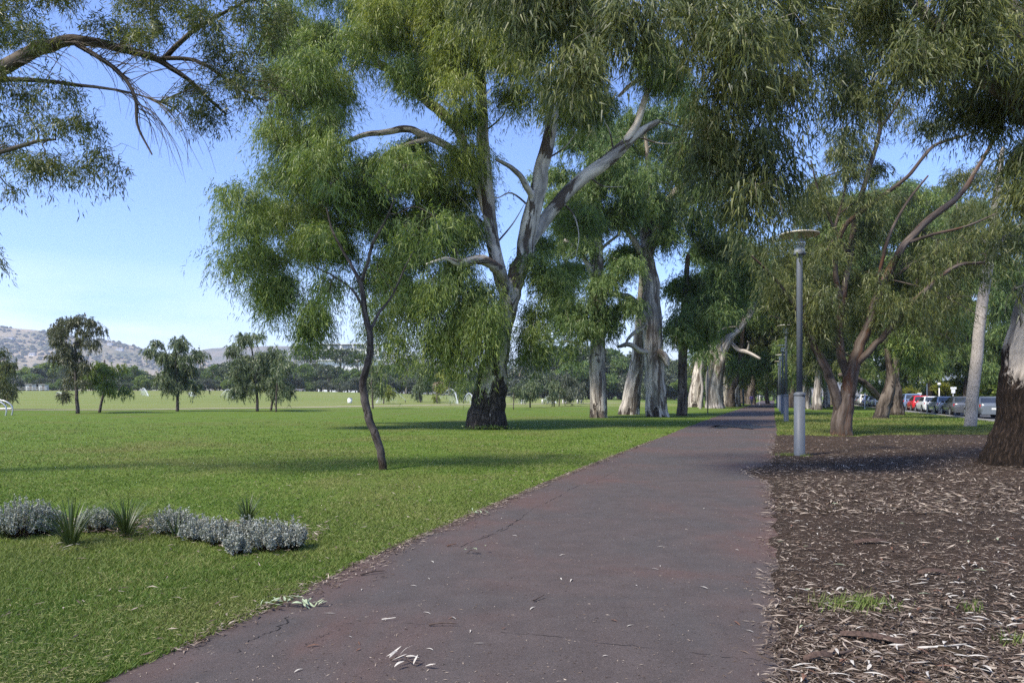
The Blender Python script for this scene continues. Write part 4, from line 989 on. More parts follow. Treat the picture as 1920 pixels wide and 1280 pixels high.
# trees closing the avenue and standing across the road behind the cars
gum('round_tree', 'pale green round tree closing the end of the avenue', (1432, 757), [[(1440, 757.5, 4), (1438, 745, 3.5), (1436, 720, 2.5), (1434, 690, 1.5)]],
    [([(1405, 720), (1415, 680), (1445, 670), (1462, 700), (1460, 745), (1420, 748)], 2.2, dict(D=3, hang=.3))], 'bark_dark', 'leaf_hedge', 121, None, ls=0.7)
gum('round_tree', 'light green bushy tree left of the avenue end', (1393, 757), [[(1390, 757.5, 3), (1390, 745, 2.5), (1388, 720, 2), (1388, 690, 1.2)]],
    [([(1360, 725), (1375, 690), (1405, 690), (1410, 745), (1370, 750)], 2.0, dict(D=3, hang=.3))], 'bark_dark', 'leaf_gum', 122, None, ls=0.7)
for i, (px, lab, poly, lf, Yv) in enumerate([
    (1470, 'dark leafy tree deep in the avenue above the lamp row', [(1420, 600), (1440, 500), (1500, 480), (1530, 560), (1520, 690), (1480, 715), (1430, 690)], 'leaf_dark', 125),
    (1400, 'olive gum crown deep in the avenue over the walker', [(1350, 560), (1400, 480), (1470, 500), (1480, 620), (1450, 690), (1390, 700), (1350, 660)], 'leaf_gum', 135),
    (1600, 'deep green tree across the road behind the reddish tree', [(1500, 400), (1540, 340), (1650, 360), (1660, 650), (1620, 725), (1550, 720)], 'leaf_deep', 120),
    (1665, 'bushy dark green tree across the road beyond the blue car', [(1600, 420), (1650, 340), (1720, 350), (1750, 560), (1720, 690), (1680, 735), (1620, 730)], 'leaf_deep', 105),
    (1745, 'drooping green tree across the road above the white car', [(1690, 400), (1740, 320), (1800, 340), (1820, 560), (1800, 690), (1750, 720), (1700, 690)], 'leaf_gum', 98),
    (1815, 'tall weeping green tree across the road behind the pale slim trunk', [(1750, 420), (1800, 370), (1870, 400), (1890, 560), (1880, 690), (1830, 730), (1770, 700)], 'leaf_deep', 88),
    (1890, 'weeping green tree across the road behind the black bark gum', [(1840, 520), (1870, 420), (1950, 430), (1960, 740), (1880, 740), (1850, 690)], 'leaf_deep', 80),
    (1560, 'hazy green crown over the far end of the road', [(1500, 420), (1580, 380), (1640, 430), (1620, 560), (1540, 580), (1500, 520)], 'leaf_gum', 115)]):
    gum('verge_tree', lab, (px, 760), [[(px, 742 + F * 1.5 / Yv + 1, 7), (px - 2, 730, 6), (px + 3, 680, 5), (px, 600, 3.5), (px + 4, 500, 2)]], [(poly, 2.0, dict(D=4))], 'bark_dark', lf, 130 + i, 'trees across the road', Y=Yv, ls=0.75)
for i, (px, lab, poly, Yv) in enumerate([(1695, 'yellow green clipped bush behind the blue car', [(1678, 748), (1682, 728), (1700, 718), (1716, 730), (1718, 748)], 96), (1778, 'yellow tipped hedge bush behind the silver car', [(1750, 748), (1756, 725), (1768, 708), (1786, 712), (1802, 735), (1802, 748)], 90)]):
    gum('hedge_bush', lab, (px, 760), [[(px, 742 + F * 1.5 / Yv + 1, 2), (px, 745, 1.6), (px, 730, 1)]], [(poly, 2.8, dict(D=1.2, hang=.25, slen=.5, cr=.6, gap=0))], 'bark_dark', 'leaf_hedge', 150 + i, None, Y=Yv, ls=0.6)

# ------------------------------------------------------------------ young trees on the field
def field_tree(label, base, trunk, polys, leaf='leaf_field', bark='bark_sapling', seed=1, ls=1.0, group='young trees across the playing field', cover=1.7):
    t = Tree('field_tree', label, 'tree', G(*base), M[bark], M[leaf], group, seed)
    t.limb(trunk, 'trunk', 10, 6, 0.06, 0, 0.2, 0.2, 4, None, 0.3)
    k = t.Y / 65.0 * ls
    for p in polys:
        t.foliage(p, cover, 1.3 * k, 0.62 * k, (0.30 * k, 0.062 * k), 1.15, 0.8 * k, 0, 0.12)
    return t.done()
field_tree('tall brownish young gum with thin upright top, second from the bike hoops', (145, 775), [(146, 776, 3.4), (144, 745, 3), (142, 715, 2.6), (141, 680, 2), (143, 640, 1.5), (148, 600, 1)],
           [[(84, 645), (90, 612), (125, 596), (160, 592), (190, 612), (186, 640), (175, 700), (170, 742), (140, 700), (120, 745), (105, 690), (95, 660)]], 'leaf_brown', seed=161, cover=1.35)
field_tree('short bushy green young gum touching the tall brownish one', (186, 773), [(186, 774, 2.6), (190, 755, 2.3), (194, 735, 2), (195, 700, 1.4), (196, 675, .9)],
           [[(160, 700), (175, 668), (205, 660), (224, 680), (232, 730), (205, 745), (170, 740)]], 'leaf_gum', seed=162)
field_tree('rounded weeping young gum standing alone between sprinklers', (333, 771), [(333, 772, 3), (333, 745, 2.6), (332, 715, 2.3), (330, 680, 1.8), (330, 645, 1)],
           [[(279, 660), (295, 636), (330, 628), (362, 640), (378, 665), (372, 735), (345, 720), (320, 745), (298, 735), (284, 690)]], seed=163)
field_tree('grey green weeping gum, taller of the close pair near mid field', (482, 771), [(483, 772, 3), (482, 750, 2.6), (480, 715, 2.2), (476, 680, 1.7), (470, 640, 1)],
           [[(431, 640), (450, 628), (475, 622), (500, 645), (520, 660), (518, 735), (490, 735), (462, 748), (438, 745), (434, 690)]], seed=164)
field_tree('smaller grey green weeping gum at the shoulder of the taller pair tree', (509, 769), [(508, 770, 2.2), (511, 750, 2), (514, 725, 1.6), (515, 690, 1)],
           [[(495, 665), (515, 648), (540, 670), (544, 735), (520, 742), (498, 730)]], seed=165)
field_tree('thin staked gum beside the close pair of weeping gums', (518, 772), [(518, 774, 1.8), (518, 745, 1.6), (520, 715, 1.2), (522, 690, .8)], [[(508, 680), (525, 668), (540, 690), (536, 738), (512, 738)]], seed=166, cover=1.1)
field_tree('weeping dark gum cut by the frame edge behind the bike hoops', (-8, 768), [(-8, 769, 3.4), (-8, 730, 3), (-8, 690, 2.2), (-6, 650, 1.2)], [[(-60, 660), (-20, 638), (20, 640), (30, 672), (18, 745), (-20, 745), (-60, 740)]], 'leaf_dark', seed=167)
field_tree('dark narrow gum right behind the crooked sapling stem', (698, 766), [(699, 767, 1.8), (698, 745, 1.6), (697, 715, 1.3), (697, 680, .9)], [[(685, 690), (700, 668), (716, 690), (714, 738), (690, 738)]], seed=168, ls=.8)
field_tree('small gum under the first curved jet of water', (720, 757), [(719, 758, 1.2), (720, 745, 1.1), (721, 730, .8)], [[(706, 722), (722, 708), (740, 722), (738, 742), (712, 742)]], 'leaf_yellow', seed=169, ls=.8)
field_tree('upright olive gum between two curved jets', (789, 754), [(789, 755, 1.5), (787, 742, 1.4), (788, 720, 1.1), (788, 695, .7)], [[(772, 700), (788, 680), (806, 700), (806, 738), (775, 738)]], seed=170, ls=.8)
field_tree('low twin stemmed gum in front of the lime tree', (820, 756), [(820, 757, 1.2), (819, 745, 1.1), (821, 728, .8)], [[(808, 730), (822, 716), (836, 728), (833, 744), (812, 744)]], 'leaf_yellow', seed=171, ls=.7)
field_tree('small round gum next to the huge trunk on the field side', (860, 754), [(860, 755, 1.1), (861, 742, 1), (862, 728, .7)], [[(848, 725), (862, 712), (880, 724), (876, 742), (852, 742)]], 'leaf_gum', seed=172, ls=.7)
field_tree('slim sapling just right of the huge trunk', (963, 768), [(963, 769, .9), (963, 752, .8), (964, 735, .6)], [[(956, 735), (966, 722), (978, 735), (974, 748), (958, 746)]], seed=173, ls=.6)
field_tree('tall oval grey gum in the gap between trunks', (994, 764), [(994, 765, 1.4), (994, 745, 1.3), (995, 722, 1)], [[(975, 725), (992, 690), (1012, 710), (1014, 738), (980, 742)]], seed=174, ls=.8)
field_tree('grey spreading gum left of the straight gum bole', (1039, 762), [(1039, 763, 1.1), (1040, 745, 1), (1042, 728, .7)], [[(1022, 725), (1040, 710), (1058, 725), (1055, 746), (1026, 746)]], seed=175, ls=.7)
field_tree('fine blue grey gum nearest the straight gum bole', (1048, 761), [(1048, 762, 1.1), (1050, 742, 1), (1054, 720, .7)], [[(1045, 712), (1060, 698), (1078, 712), (1074, 744), (1048, 744)]], 'leaf_belt_grey', seed=176, ls=.7)
field_tree('pale stemmed gum between the white markers', (1084, 757), [(1084, 758, 1.4), (1085, 742, 1.3), (1086, 728, 1)], [[(1068, 722), (1084, 706), (1098, 720), (1094, 742), (1072, 742)]], 'leaf_belt_grey', 'bark_pale', seed=177, ls=.7)

# ------------------------------------------------------------------ the tree belt beyond the playing field
def belt_proto(kind, seed):
    """crown and trunk of a belt tree, 10 m tall, foot at the origin"""
    rng = np.random.default_rng(seed)
    shapes = {'round': (3.9, 3.4, 6.2, 30), 'tall': (2.6, 4.4, 6.0, 26), 'broad': (4.8, 2.6, 7.0, 34), 'wispy': (3.4, 3.6, 6.2, 18), 'bush': (3.6, 3.0, 3.4, 26), 'umbrella': (3.8, 1.5, 8.3, 14)}
    a, h, zc, n = shapes[kind]
    u = rng.normal(size=(n, 3)); u = unit(u) * rng.uniform(0.45, 1.0, (n, 1))
    C = u * np.array([a, a, h]) + np.array([0, 0, zc])
    C[:, 2] = np.maximum(C[:, 2], 1.0)
    R = rng.uniform(0.75, 1.45, n)
    nl = {'wispy': 2600, 'umbrella': 1900}.get(kind, 4200)
    ci = rng.integers(0, n, nl)
    v = unit(rng.normal(size=(nl, 3))); v[:, 2] = np.abs(v[:, 2]) * rng.choice([1, 1, 1, -0.7], nl)
    p = C[ci] + v * R[ci][:, None] * rng.uniform(0.55, 1.05, (nl, 1)) * np.array([1.1, 1.1, 0.8])
    d = unit(v + rng.normal(size=(nl, 3)) * 0.7 + np.array([0, 0, -0.25]))
    lv = leaf_quads(p, d, rng.uniform(0.35, 0.75, nl), rng.uniform(0.20, 0.40, nl), rng)
    cm = mesh_np('crown_' + kind, lv, np.arange(nl * 4), np.arange(nl) * 4, M['leaf_belt'])
    tw = []
    top = np.array([rng.uniform(-.4, .4), rng.uniform(-.4, .4), zc])
    tw.append(tube_arrays(catmull(np.array([[0, 0, -.3], [.1, 0, zc * .4], top * [.7, .7, .75], top]), 4), np.linspace(0.30, 0.12, 13), 8))
    for i in range(0, n, 2):
        s = np.array([0, 0, rng.uniform(.35, .8) * zc])
        tw.append(tube_arrays(catmull(np.array([s, (s + C[i]) / 2 + [0, 0, .3], C[i]]), 3), np.linspace(.10, .03, 7), 5))
    tm = quads_mesh('trunk_' + kind, tw, M['bark_gum_far'])
    return cm, tm
PROTO = {}
for i, kd in enumerate(['round', 'tall', 'broad', 'wispy', 'bush', 'umbrella']):
    PROTO[kd] = [belt_proto(kd, 300 + i), belt_proto(kd, 340 + i)]
for m in ('leaf_belt', 'leaf_belt_grey', 'leaf_gum', 'leaf_deep', 'leaf_lime_sunlit', 'leaf_pink', 'leaf_dark'): pass
KW = {'round': 'rounded', 'tall': 'tall narrow', 'broad': 'broad', 'wispy': 'open crowned', 'bush': 'low bushy', 'umbrella': 'flat topped'}
CW = {'leaf_belt': 'dark green', 'leaf_belt_grey': 'grey green', 'leaf_gum': 'olive', 'leaf_deep': 'deep green', 'leaf_lime_sunlit': 'brilliant lime', 'leaf_pink': 'pinkish', 'leaf_dark': 'brownish', 'leaf_hedge': 'yellow green'}
_bt = {}
def belt_tree(px, top, Y, kind, leaf, lab=None, wf=1.0, name='belt_tree', group='tree belt beyond the playing field'):
    x = (px - CX) / F * Y; z = float(ground_z(x, Y))
    h = (CAMH + (HY - top) / F * Y - z) * 0.97
    hs = {'round': 9.6, 'tall': 10.4, 'broad': 9.6, 'wispy': 9.8, 'bush': 6.4, 'umbrella': 9.8}[kind]
    s = h / hs
    r = random.Random(int(px * 7 + Y))
    rt = empty(name, (x, Y, z), lab or 'tree', 'bush' if name == 'hedge_bush' else 'tree', group, r.uniform(0, 6.28))
    rt.scale = (s * wf, s * wf, s)
    cm, tm = PROTO[kind][r.randint(0, 1)]
    link('trunk', tm, rt)
    c = link('crown', cm, rt); tag(c, kind='stuff')
    c.material_slots[0].link = 'OBJECT'; c.material_slots[0].material = M[leaf]
    _bt.setdefault('all', []).append((px, top, Y, kind, leaf, rt, lab))
    return rt
tops = [(-500, 700), (-60, 695), (20, 690), (62, 678), (110, 682), (160, 690), (200, 694), (260, 686), (330, 688), (400, 680), (440, 672), (490, 668), (540, 664), (580, 680), (620, 684), (660, 686), (720, 684), (745, 675), (770, 662), (800, 680), (840, 690), (900, 690), (970, 672), (1010, 655), (1060, 640), (1100, 645), (1160, 665), (1210, 660), (1260, 670)]
rb = random.Random(99)
kinds = ['round', 'broad', 'round', 'tall', 'round', 'wispy', 'broad']
for i, px in enumerate(np.arange(-190, 1270, 27)):
    tp = float(np.interp(px, [a for a, b in tops], [b for a, b in tops])) + rb.uniform(-4, 8)
    Y = rb.uniform(268, 312)
    belt_tree(float(px) + rb.uniform(-8, 8), tp, Y, kinds[(i * 3 + rb.randint(0, 2)) % 7], ['leaf_belt', 'leaf_deep', 'leaf_belt', 'leaf_belt_grey', 'leaf_gum'][rb.randint(0, 4)])
for i, px in enumerate(np.arange(-150, 1250, 34)):
    tp = float(np.interp(px, [a for a, b in tops], [b for a, b in tops])); base = 737 if px < 560 else 742
    Y = rb.uniform(246, 262)
    belt_tree(float(px) + rb.uniform(-10, 10), base - (base - tp) * rb.uniform(0.42, 0.72), Y, rb.choice(['bush', 'round', 'broad', 'bush', 'wispy']), rb.choice(['leaf_belt', 'leaf_belt_grey', 'leaf_deep', 'leaf_belt_grey', 'leaf_gum']))
for i, px in enumerate(np.arange(-200, 1290, 19)):
    tp = float(np.interp(px, [a for a, b in tops], [b for a, b in tops])); base = 737 if px < 560 else 743
    belt_tree(float(px) + rb.uniform(-5, 5), base - (base - tp) * rb.uniform(0.30, 0.5), rb.uniform(264.5, 268), 'bush', rb.choice(['leaf_belt', 'leaf_deep', 'leaf_belt', 'leaf_belt_grey']), None, 1.25)
for i, px in enumerate(np.arange(-210, 1500, 24)):
    tp = float(np.interp(px, [a for a, b in tops] + [1480], [b for a, b in tops] + [700]))
    belt_tree(float(px) + rb.uniform(-7, 7), tp + rb.uniform(4, 14), rb.uniform(325, 350), rb.choice(['round', 'broad', 'round', 'tall']), rb.choice(['leaf_belt', 'leaf_deep', 'leaf_belt', 'leaf_gum']), None, 1.1)
for i, px in enumerate(np.arange(-200, 1480, 21)):
    base = 737 if px < 560 else 743
    belt_tree(float(px) + rb.uniform(-6, 6), base - rb.uniform(24, 36), rb.uniform(313, 322), 'bush', rb.choice(['leaf_belt', 'leaf_deep', 'leaf_belt']), None, 1.3)
for i, px in enumerate(np.arange(1290, 1490, 18)):
    belt_tree(float(px) + rb.uniform(-6, 6), rb.uniform(700, 722), rb.uniform(215, 262), rb.choice(['bush', 'round', 'broad']), rb.choice(['leaf_gum', 'leaf_deep', 'leaf_hedge']), None, 1.2)
LEAFW = {'leaf_deep': 'deep green', 'leaf_gum': 'olive green', 'leaf_hedge': 'yellow green', 'leaf_dark': 'brownish green'}
behind = ['the near grey sedan', 'the sedan at the pale trunk', 'the silver sedan', 'the white sedan', 'the red hatchback', 'the tall blue wagon', 'the bright blue hatchback', 'the leaning gum', 'the hidden white wagon', 'the dark sedan past the leaning gum', 'the far white sedan', 'the distant white pole', 'the small deep blue car', 'the far white wagon', 'the far end of the parked row', 'the reddish tree', 'the reddish tree left stem', 'the white mottled trunks', 'the lamp row', 'the farthest lamp post']
for i, Yr in enumerate(np.linspace(56, 190, 20)):
    lf = rb.choice(['leaf_deep', 'leaf_gum', 'leaf_deep', 'leaf_dark'])
    x = row_x(Yr) + rb.uniform(11.5, 13.5); px = x / Yr * F + CX
    belt_tree(px, HY - rb.uniform(1.3, 2.6) * F / Yr, Yr, 'bush', lf, f'{LEAFW[lf]} hedge shrub across the road behind {behind[i]}', rb.uniform(1.25, 1.6), 'hedge_bush', 'hedge shrubs across the road')
for px, tp, Y, kd, lf, lab in [(575, 648, 330, 'umbrella', 'leaf_belt', 'flat topped dark gum breaking the skyline left of the white building'), (640, 652, 330, 'umbrella', 'leaf_belt', 'flat topped dark gum in front of the white building'),
                               (672, 662, 325, 'umbrella', 'leaf_belt', 'small flat topped gum under the white building terrace'), (764, 672, 320, 'umbrella', 'leaf_belt', 'flat topped dark gum on the skyline left of the lime tree'),
                               (842, 692, 238, 'broad', 'leaf_lime_sunlit', 'brilliant sunlit lime tree behind the sprinklers'), (822, 716, 234, 'bush', 'leaf_pink', 'pinkish flowering bush under the lime tree'),
                               (646, 722, 236, 'bush', 'leaf_belt_grey', 'pale weeping shrub under the white building, first of two'), (686, 720, 238, 'bush', 'leaf_belt_grey', 'pale weeping shrub behind the crooked sapling stem'),
                               (89, 719, 232, 'bush', 'leaf_gum', 'small olive bush beside the second pale hut')]:
    belt_tree(px, tp, Y, kd, lf, lab)
# landmark-based labels that single the belt trees out
marks = [(-100, 'beyond the frame-edge gum'), (20, 'behind the bike hoops'), (58, 'behind the first pale hut'), (82, 'behind the second pale hut'), (145, 'behind the tall brownish gum'), (190, 'behind the short bushy gum'), (235, 'left of the tall water fan'), (270, 'behind the tall water fan'), (300, 'right of the tall water fan'),
         (333, 'behind the lone rounded gum'), (357, 'behind the low water fan'), (400, 'between the lone gum and the close pair'), (435, 'behind the slanting jet'), (480, 'behind the taller pair gum'), (512, 'behind the smaller pair gum'), (545, 'just right of the close pair'), (575, 'left under the white building'), (605, 'below the white building corner'), (640, 'below the white building middle'),
         (662, 'behind the white bin'), (692, 'behind the crooked sapling stem'), (720, 'behind the first curved jet'), (752, 'right of the first curved jet'), (790, 'behind the upright olive gum'), (820, 'behind the twin stemmed gum'), (845, 'behind the lime tree'), (870, 'left of the huge trunk'), (912, 'behind the huge trunk'), (965, 'right of the huge trunk'), (985, 'behind the thin fan jet'),
         (1010, 'behind the oval grey gum'), (1040, 'behind the spreading grey gum'), (1065, 'behind the blue grey gum'), (1090, 'behind the white markers'), (1123, 'behind the straight gum bole'), (1150, 'between straight bole and broad bole'), (1181, 'behind the broad bole'), (1232, 'behind the forked gum'), (1280, 'behind the thin dark pole gum'), (1304, 'behind the patched leaning bole'), (1327, 'behind the thin grey green pole'), (1341, 'behind the white fluted gum'), (1371, 'just past the white fluted gum'), (1394, 'behind the blunt grey post'), (1409, 'behind the walker'), (1425, 'behind the short pale post'), (1445, 'where the path ends'), (1470, 'behind the lamp row')]
used = set()
for px, top, Y, kd, lf, rt, lab in _bt['all']:
    if lab: continue
    mk = min(marks, key=lambda m: abs(m[0] - px))[1]
    row = 'rearmost' if Y > 323 else 'front-row' if Y < 263 else ('deep-set' if Y > 292 else ('low-set' if Y < 268.01 else 'second-row'))
    base = f"{row} {KW[kd]} {CW[lf]} tree {mk}"
    alts = [base, f"taller {base}", f"shorter {base}", f"wider {base}", f"paler {base}", f"neater {base}", f"sparser {base}"]
    for a in alts:
        if a not in used: break
    used.add(a); rt['label'] = a

# ------------------------------------------------------------------ white building above the trees
M['white_wall'] = plain('white_wall', (0.62, 0.62, 0.61), 0.7, 0, 0.04)
M['glass_dark'] = plain('dark_glass', (0.20, 0.22, 0.24), 0.15, 0, 0.1, 4, 0.6)
M['wall_grey'] = plain('grey_wall', (0.42, 0.42, 0.42), 0.8)
bY = 620.0
bx0, bx1 = (590 - CX) / F * bY, (712 - CX) / F * bY
bz = float(ground_z((bx0 + bx1) / 2, bY)); zt = CAMH + (HY - 644) / F * bY - bz; wB = bx1 - bx0
bld = empty('apartment_building', ((bx0 + bx1) / 2, bY + 9, bz), 'long white apartment block with framed glass bays rising above the tree belt', 'building')
m = MB(); m.box((0, 0.6, zt / 2 - 1.6), (wB - 3, 17, zt - 3.2)); m.build('wall', M['white_wall'], bld)
m = MB(); m.box((0, -0.2, zt - 0.35), (wB, 19, 0.7)); m.build('roof', M['white_wall'], bld)
m = MB(); m.box((3, 0, zt - 14.2), (wB + 4, 21, 0.6)); m.build('terrace', M['white_wall'], bld)
m = MB(); m.box((3, -10.2, zt - 13.2), (wB + 4, 0.12, 1.0)); m.build('railing', M['glass_dark'], bld)
nb = 5; bw = (wB - 3) / nb
for i in range(nb + 1):
    m = MB(); m.box((-(wB - 3) / 2 + i * bw, -8.6, zt - 5.7), (1.7, 1.8, 10.0)); m.build('fin', M['white_wall'], bld)
for fl in range(3):
    for i in range(nb):
        cx = -(wB - 3) / 2 + (i + .5) * bw; cz = zt - 3.2 - fl * 4.4
        m = MB(); m.box((cx, -7.95, cz), (bw - 2.2, 0.2, 2.9)); w = m.build('window', M['glass_dark'], bld)
        m = MB()
        for q in (-1, 0, 1): m.box((cx + q * (bw - 2.2) / 3.2, -8.08, cz), (0.22, 0.1, 2.9))
        m.build('frame', M['white_wall'], w)
        m = MB(); m.box((cx, -8.9, cz - 2.1), (bw - 1.9, 0.1, 1.1)); m.build('balcony', M['white_wall'], bld)

# tiny houses on the dry hill
M['roof_grey'] = plain('roof_grey', (0.30, 0.28, 0.27), 0.8)
M['roof_terra'] = plain('roof_terra', (0.36, 0.17, 0.10), 0.8)
for i, (cx, tr, lab, rm) in enumerate([(16, .80, 'long pale house highest on the dry hill slope', 'roof_grey'), (60, .60, 'small white house on the hill above the pale huts', 'roof_grey'), (205, .93, 'small house on the hill ridge right of the brownish gum', 'roof_grey'), (228, .86, 'pale house just below the ridge above the water fan', 'roof_grey'), (95, .45, 'house with red roof halfway up the dry hill', 'roof_terra')]):
    Hh = HILLS['hills']; r = min(39, int(tr * 39)); j = int(np.argmin(np.abs(Hh[r, :, 0] / Hh[r, :, 1] * F + CX - cx))); p = Hh[r, j]
    e = empty('hill_house', (p[0], p[1], p[2] - 1), lab, 'house', 'houses on the dry hill')
    w = (26, 15, 14, 20, 13)[i]
    m = MB(); m.box((0, 0, 3.2), (w, 10, 6.4)); m.build('wall', M['white_wall'], e)
    m = MB(); m.ring([[(-w / 2 - .8, -6, 6.4), (-w / 2 - .8, 6, 6.4), (-w / 2 + 1, 0, 9)], [(w / 2 + .8, -6, 6.4), (w / 2 + .8, 6, 6.4), (w / 2 - 1, 0, 9)]], 0, False); m.build('roof', M[rm], e)
    for q in (-.3, .0, .3):
        m = MB(); m.box((q * w, -5.05, 3.2), (w * .16, .2, 2.4)); m.build('window', M['glass_dark'], e)

# ------------------------------------------------------------------ things on the playing field
M['tin'] = plain('pale_tin', (0.50, 0.50, 0.48), 0.6, 0, 0.08)
M['post_wood'] = plain('grey_timber', (0.13, 0.11, 0.09), 0.9)
for i, (px, w, lab) in enumerate([(58, 2.1, 'pale little hut with a flat lid, left of two by the far fence'), (82, 2.0, 'pale little hut half behind an olive bush, right of two')]):
    b = G(px, 736, 228.0); b = P(px, 736, 225); b.z = float(ground_z(b.x, b.y))
    e = empty('hut', b, lab, 'hut', 'pale huts by the far fence')
    m = MB(); m.box((0, 0, .95), (w, 1.8, 1.9)); m.build('wall', M['tin'], e)
    m = MB(); m.box((0, -.1, 1.98), (w + .3, 2.2, .14)); m.build('roof', M['roof_grey'], e)
    m = MB(); m.box((w * .22, -.92, .85), (.75, .06, 1.6)); m.build('door', M['post_wood'], e)
fe = P(40, 736, 224); fe.z = float(ground_z(fe.x, fe.y))
fence = empty('rail_fence', fe, 'low post and rail fence running past the pale huts', 'fence')
for k in range(9):
    m = MB(); m.box(((k - 4) * 2.0, 0, .6), (.16, .16, 1.25)); m.build('post', M['post_wood'], fence)
for zz in (.55, 1.05):
    m = MB(); m.box((0, -.1, zz), (16.2, .05, .12)); m.build('rail', M['tin'], fence)

M['galv'] = plain('galvanised_steel', (0.48, 0.49, 0.50), 0.35, 0.7, 0.08, 20, 0.5)
b = G(10, 779)
rk = empty('bike_rack', b, 'shiny steel hoop bike rack on the grass at the frame edge', 'bike rack')
s = b.y / F
for q, (ox, oy) in enumerate([(0, 0), (-9 * s, 1.2)]):
    m = MB()
    arc = [(ox - 42 * s, oy, 0)] + [(ox - 20 * s + 22 * s * math.sin(a) - 4 * s * (1 - math.cos(a - 1.57) ** 2) , oy, 12 * s + 17 * s * math.cos(a)) for a in np.linspace(-1.35, 1.5, 11)] + [(ox + 2 * s, oy, 6 * s), (ox + 0.5 * s, oy, -.05)]
    m.tube(catmull(np.array(arc), 3), .055, 8); m.build('hoop', M['galv'], rk)
m = MB(); m.tube([(-40 * s, .6, 13 * s), (1 * s, .6, 13 * s)], .035, 8); m.build('rail', M['galv'], rk)

def water_mat():
    m, nt, b, o = new_mat('spray_water')
    b.inputs['Base Color'].default_value = (0.92, 0.94, 0.96, 1); b.inputs['Roughness'].default_value = 0.6
    tr = nt.nodes.new('ShaderNodeBsdfTransparent'); tl = nt.nodes.new('ShaderNodeBsdfTranslucent'); tl.inputs['Color'].default_value = (.92, .94, .97, 1)
    a = nt.nodes.new('ShaderNodeMixShader'); a.inputs[0].default_value = .5
    nt.links.new(b.outputs[0], a.inputs[1]); nt.links.new(tl.outputs[0], a.inputs[2])
    co = obj_co(nt); n = nz(nt, mapped(nt, co, (1, 1, .5)), 2.2, 4, .7)
    f = nt.nodes.new('ShaderNodeMix'); f = ramp(nt, n, [(.35, .10), (.7, .55)])
    mx = nt.nodes.new('ShaderNodeMixShader'); nt.links.new(f, mx.inputs[0])
    nt.links.new(tr.outputs[0], mx.inputs[1]); nt.links.new(a.outputs[0], mx.inputs[2]); nt.links.new(mx.outputs[0], o.inputs['Surface'])
    return m, None
M['water'] = water_mat()[0]
def sub_mat(name, alpha):
    m = M['water'].copy(); m.name = name
    for n in m.node_tree.nodes:
        if n.type == 'VALTORGB':
            n.color_ramp.elements[0].color = (alpha * .6,) * 3 + (1,); n.color_ramp.elements[1].color = (alpha,) * 3 + (1,)
    return m
M['jet'] = sub_mat('jet_water', .5); M['mist'] = sub_mat('mist_water', .22)
def sprinkler(px, py, Y, ex, ey, hx, hy, lab, fan=True):
    """throws an arc from (px,py) over (hx,hy) down to (ex,ey)"""
    b = P(px, py, Y); b.z = float(ground_z(b.x, b.y)); e = empty('sprinkler', b, lab, 'sprinkler', 'sprinklers watering the field')
    m = MB(); m.lathe([(.05, 0), (.05, .35), (.09, .36), (.09, .46), (.03, .5)], 8); m.build('head', M['post_wood'], e)
    A = np.array([0, 0, .48]); Pk = np.array(P(hx, hy, Y - 3) - b); E = np.array(P(ex, ey, Y - 6) - b); E[2] = max(E[2], .05) * 0 + float(ground_z(E[0] + b.x, E[1] + b.y)) - b.z + .05
    t = np.linspace(0, 1, 26)[:, None]; c2 = 2 * Pk - .5 * A - .5 * E
    arc = (1 - t) ** 2 * A + 2 * t * (1 - t) * c2 + t * t * E
    m = MB(); m.tube(arc, np.linspace(.04, .13, 26), 6); m.build('water_jet', M['jet'], e)
    if fan:
        # loose drops falling out of the arc
        rng = np.random.default_rng(int(px)); n = 260
        k = rng.uniform(.25, 1, n); q = np.stack([np.interp(k, t[:, 0], arc[:, i]) for i in range(3)], 1)
        gz = ground_z(q[:, 0] + b.x, q[:, 1] + b.y) - b.z
        q[:, 2] = gz + (q[:, 2] - gz) * rng.uniform(0.0, 1, n) ** .6 + .05; q[:, :2] += rng.normal(size=(n, 2)) * .3
        lv = leaf_quads(q, unit(rng.normal(size=(n, 3)) * .2 + np.array([0, 0, -1.])), rng.uniform(.3, .8, n), rng.uniform(.05, .12, n), rng)
        tag(link('spray', mesh_np('spray', lv, np.arange(n * 4), np.arange(n) * 4, M['mist']), e), kind='stuff')
    return e
sprinkler(266, 741, 165, 278, 743, 269, 727, 'tall narrow fan of water left of the lone rounded gum')
sprinkler(354, 743, 165, 364, 743, 358, 735, 'low short fan of water right of the lone rounded gum')
sprinkler(107, 741, 170, 120, 742, 112, 735, 'small fan of water beside the tall brownish gum')
sprinkler(414, 744, 150, 437, 728, 428, 730, 'slanting water jet left of the close pair', True)
sprinkler(760, 752, 125, 706, 750, 728, 729, 'high curved jet passing right of the crooked sapling')
sprinkler(823, 752, 125, 858, 727, 846, 729, 'slanting jet rising behind the twin stemmed gum')
sprinkler(869, 753, 122, 890, 730, 880, 737, 'jet disappearing behind the huge trunk')
sprinkler(983, 752, 130, 978, 751, 980, 733, 'thin upright fan of water in the gap right of the huge trunk')
sprinkler(1020, 748, 140, 1042, 745, 1030, 743, 'faint flat jet beyond the white markers')

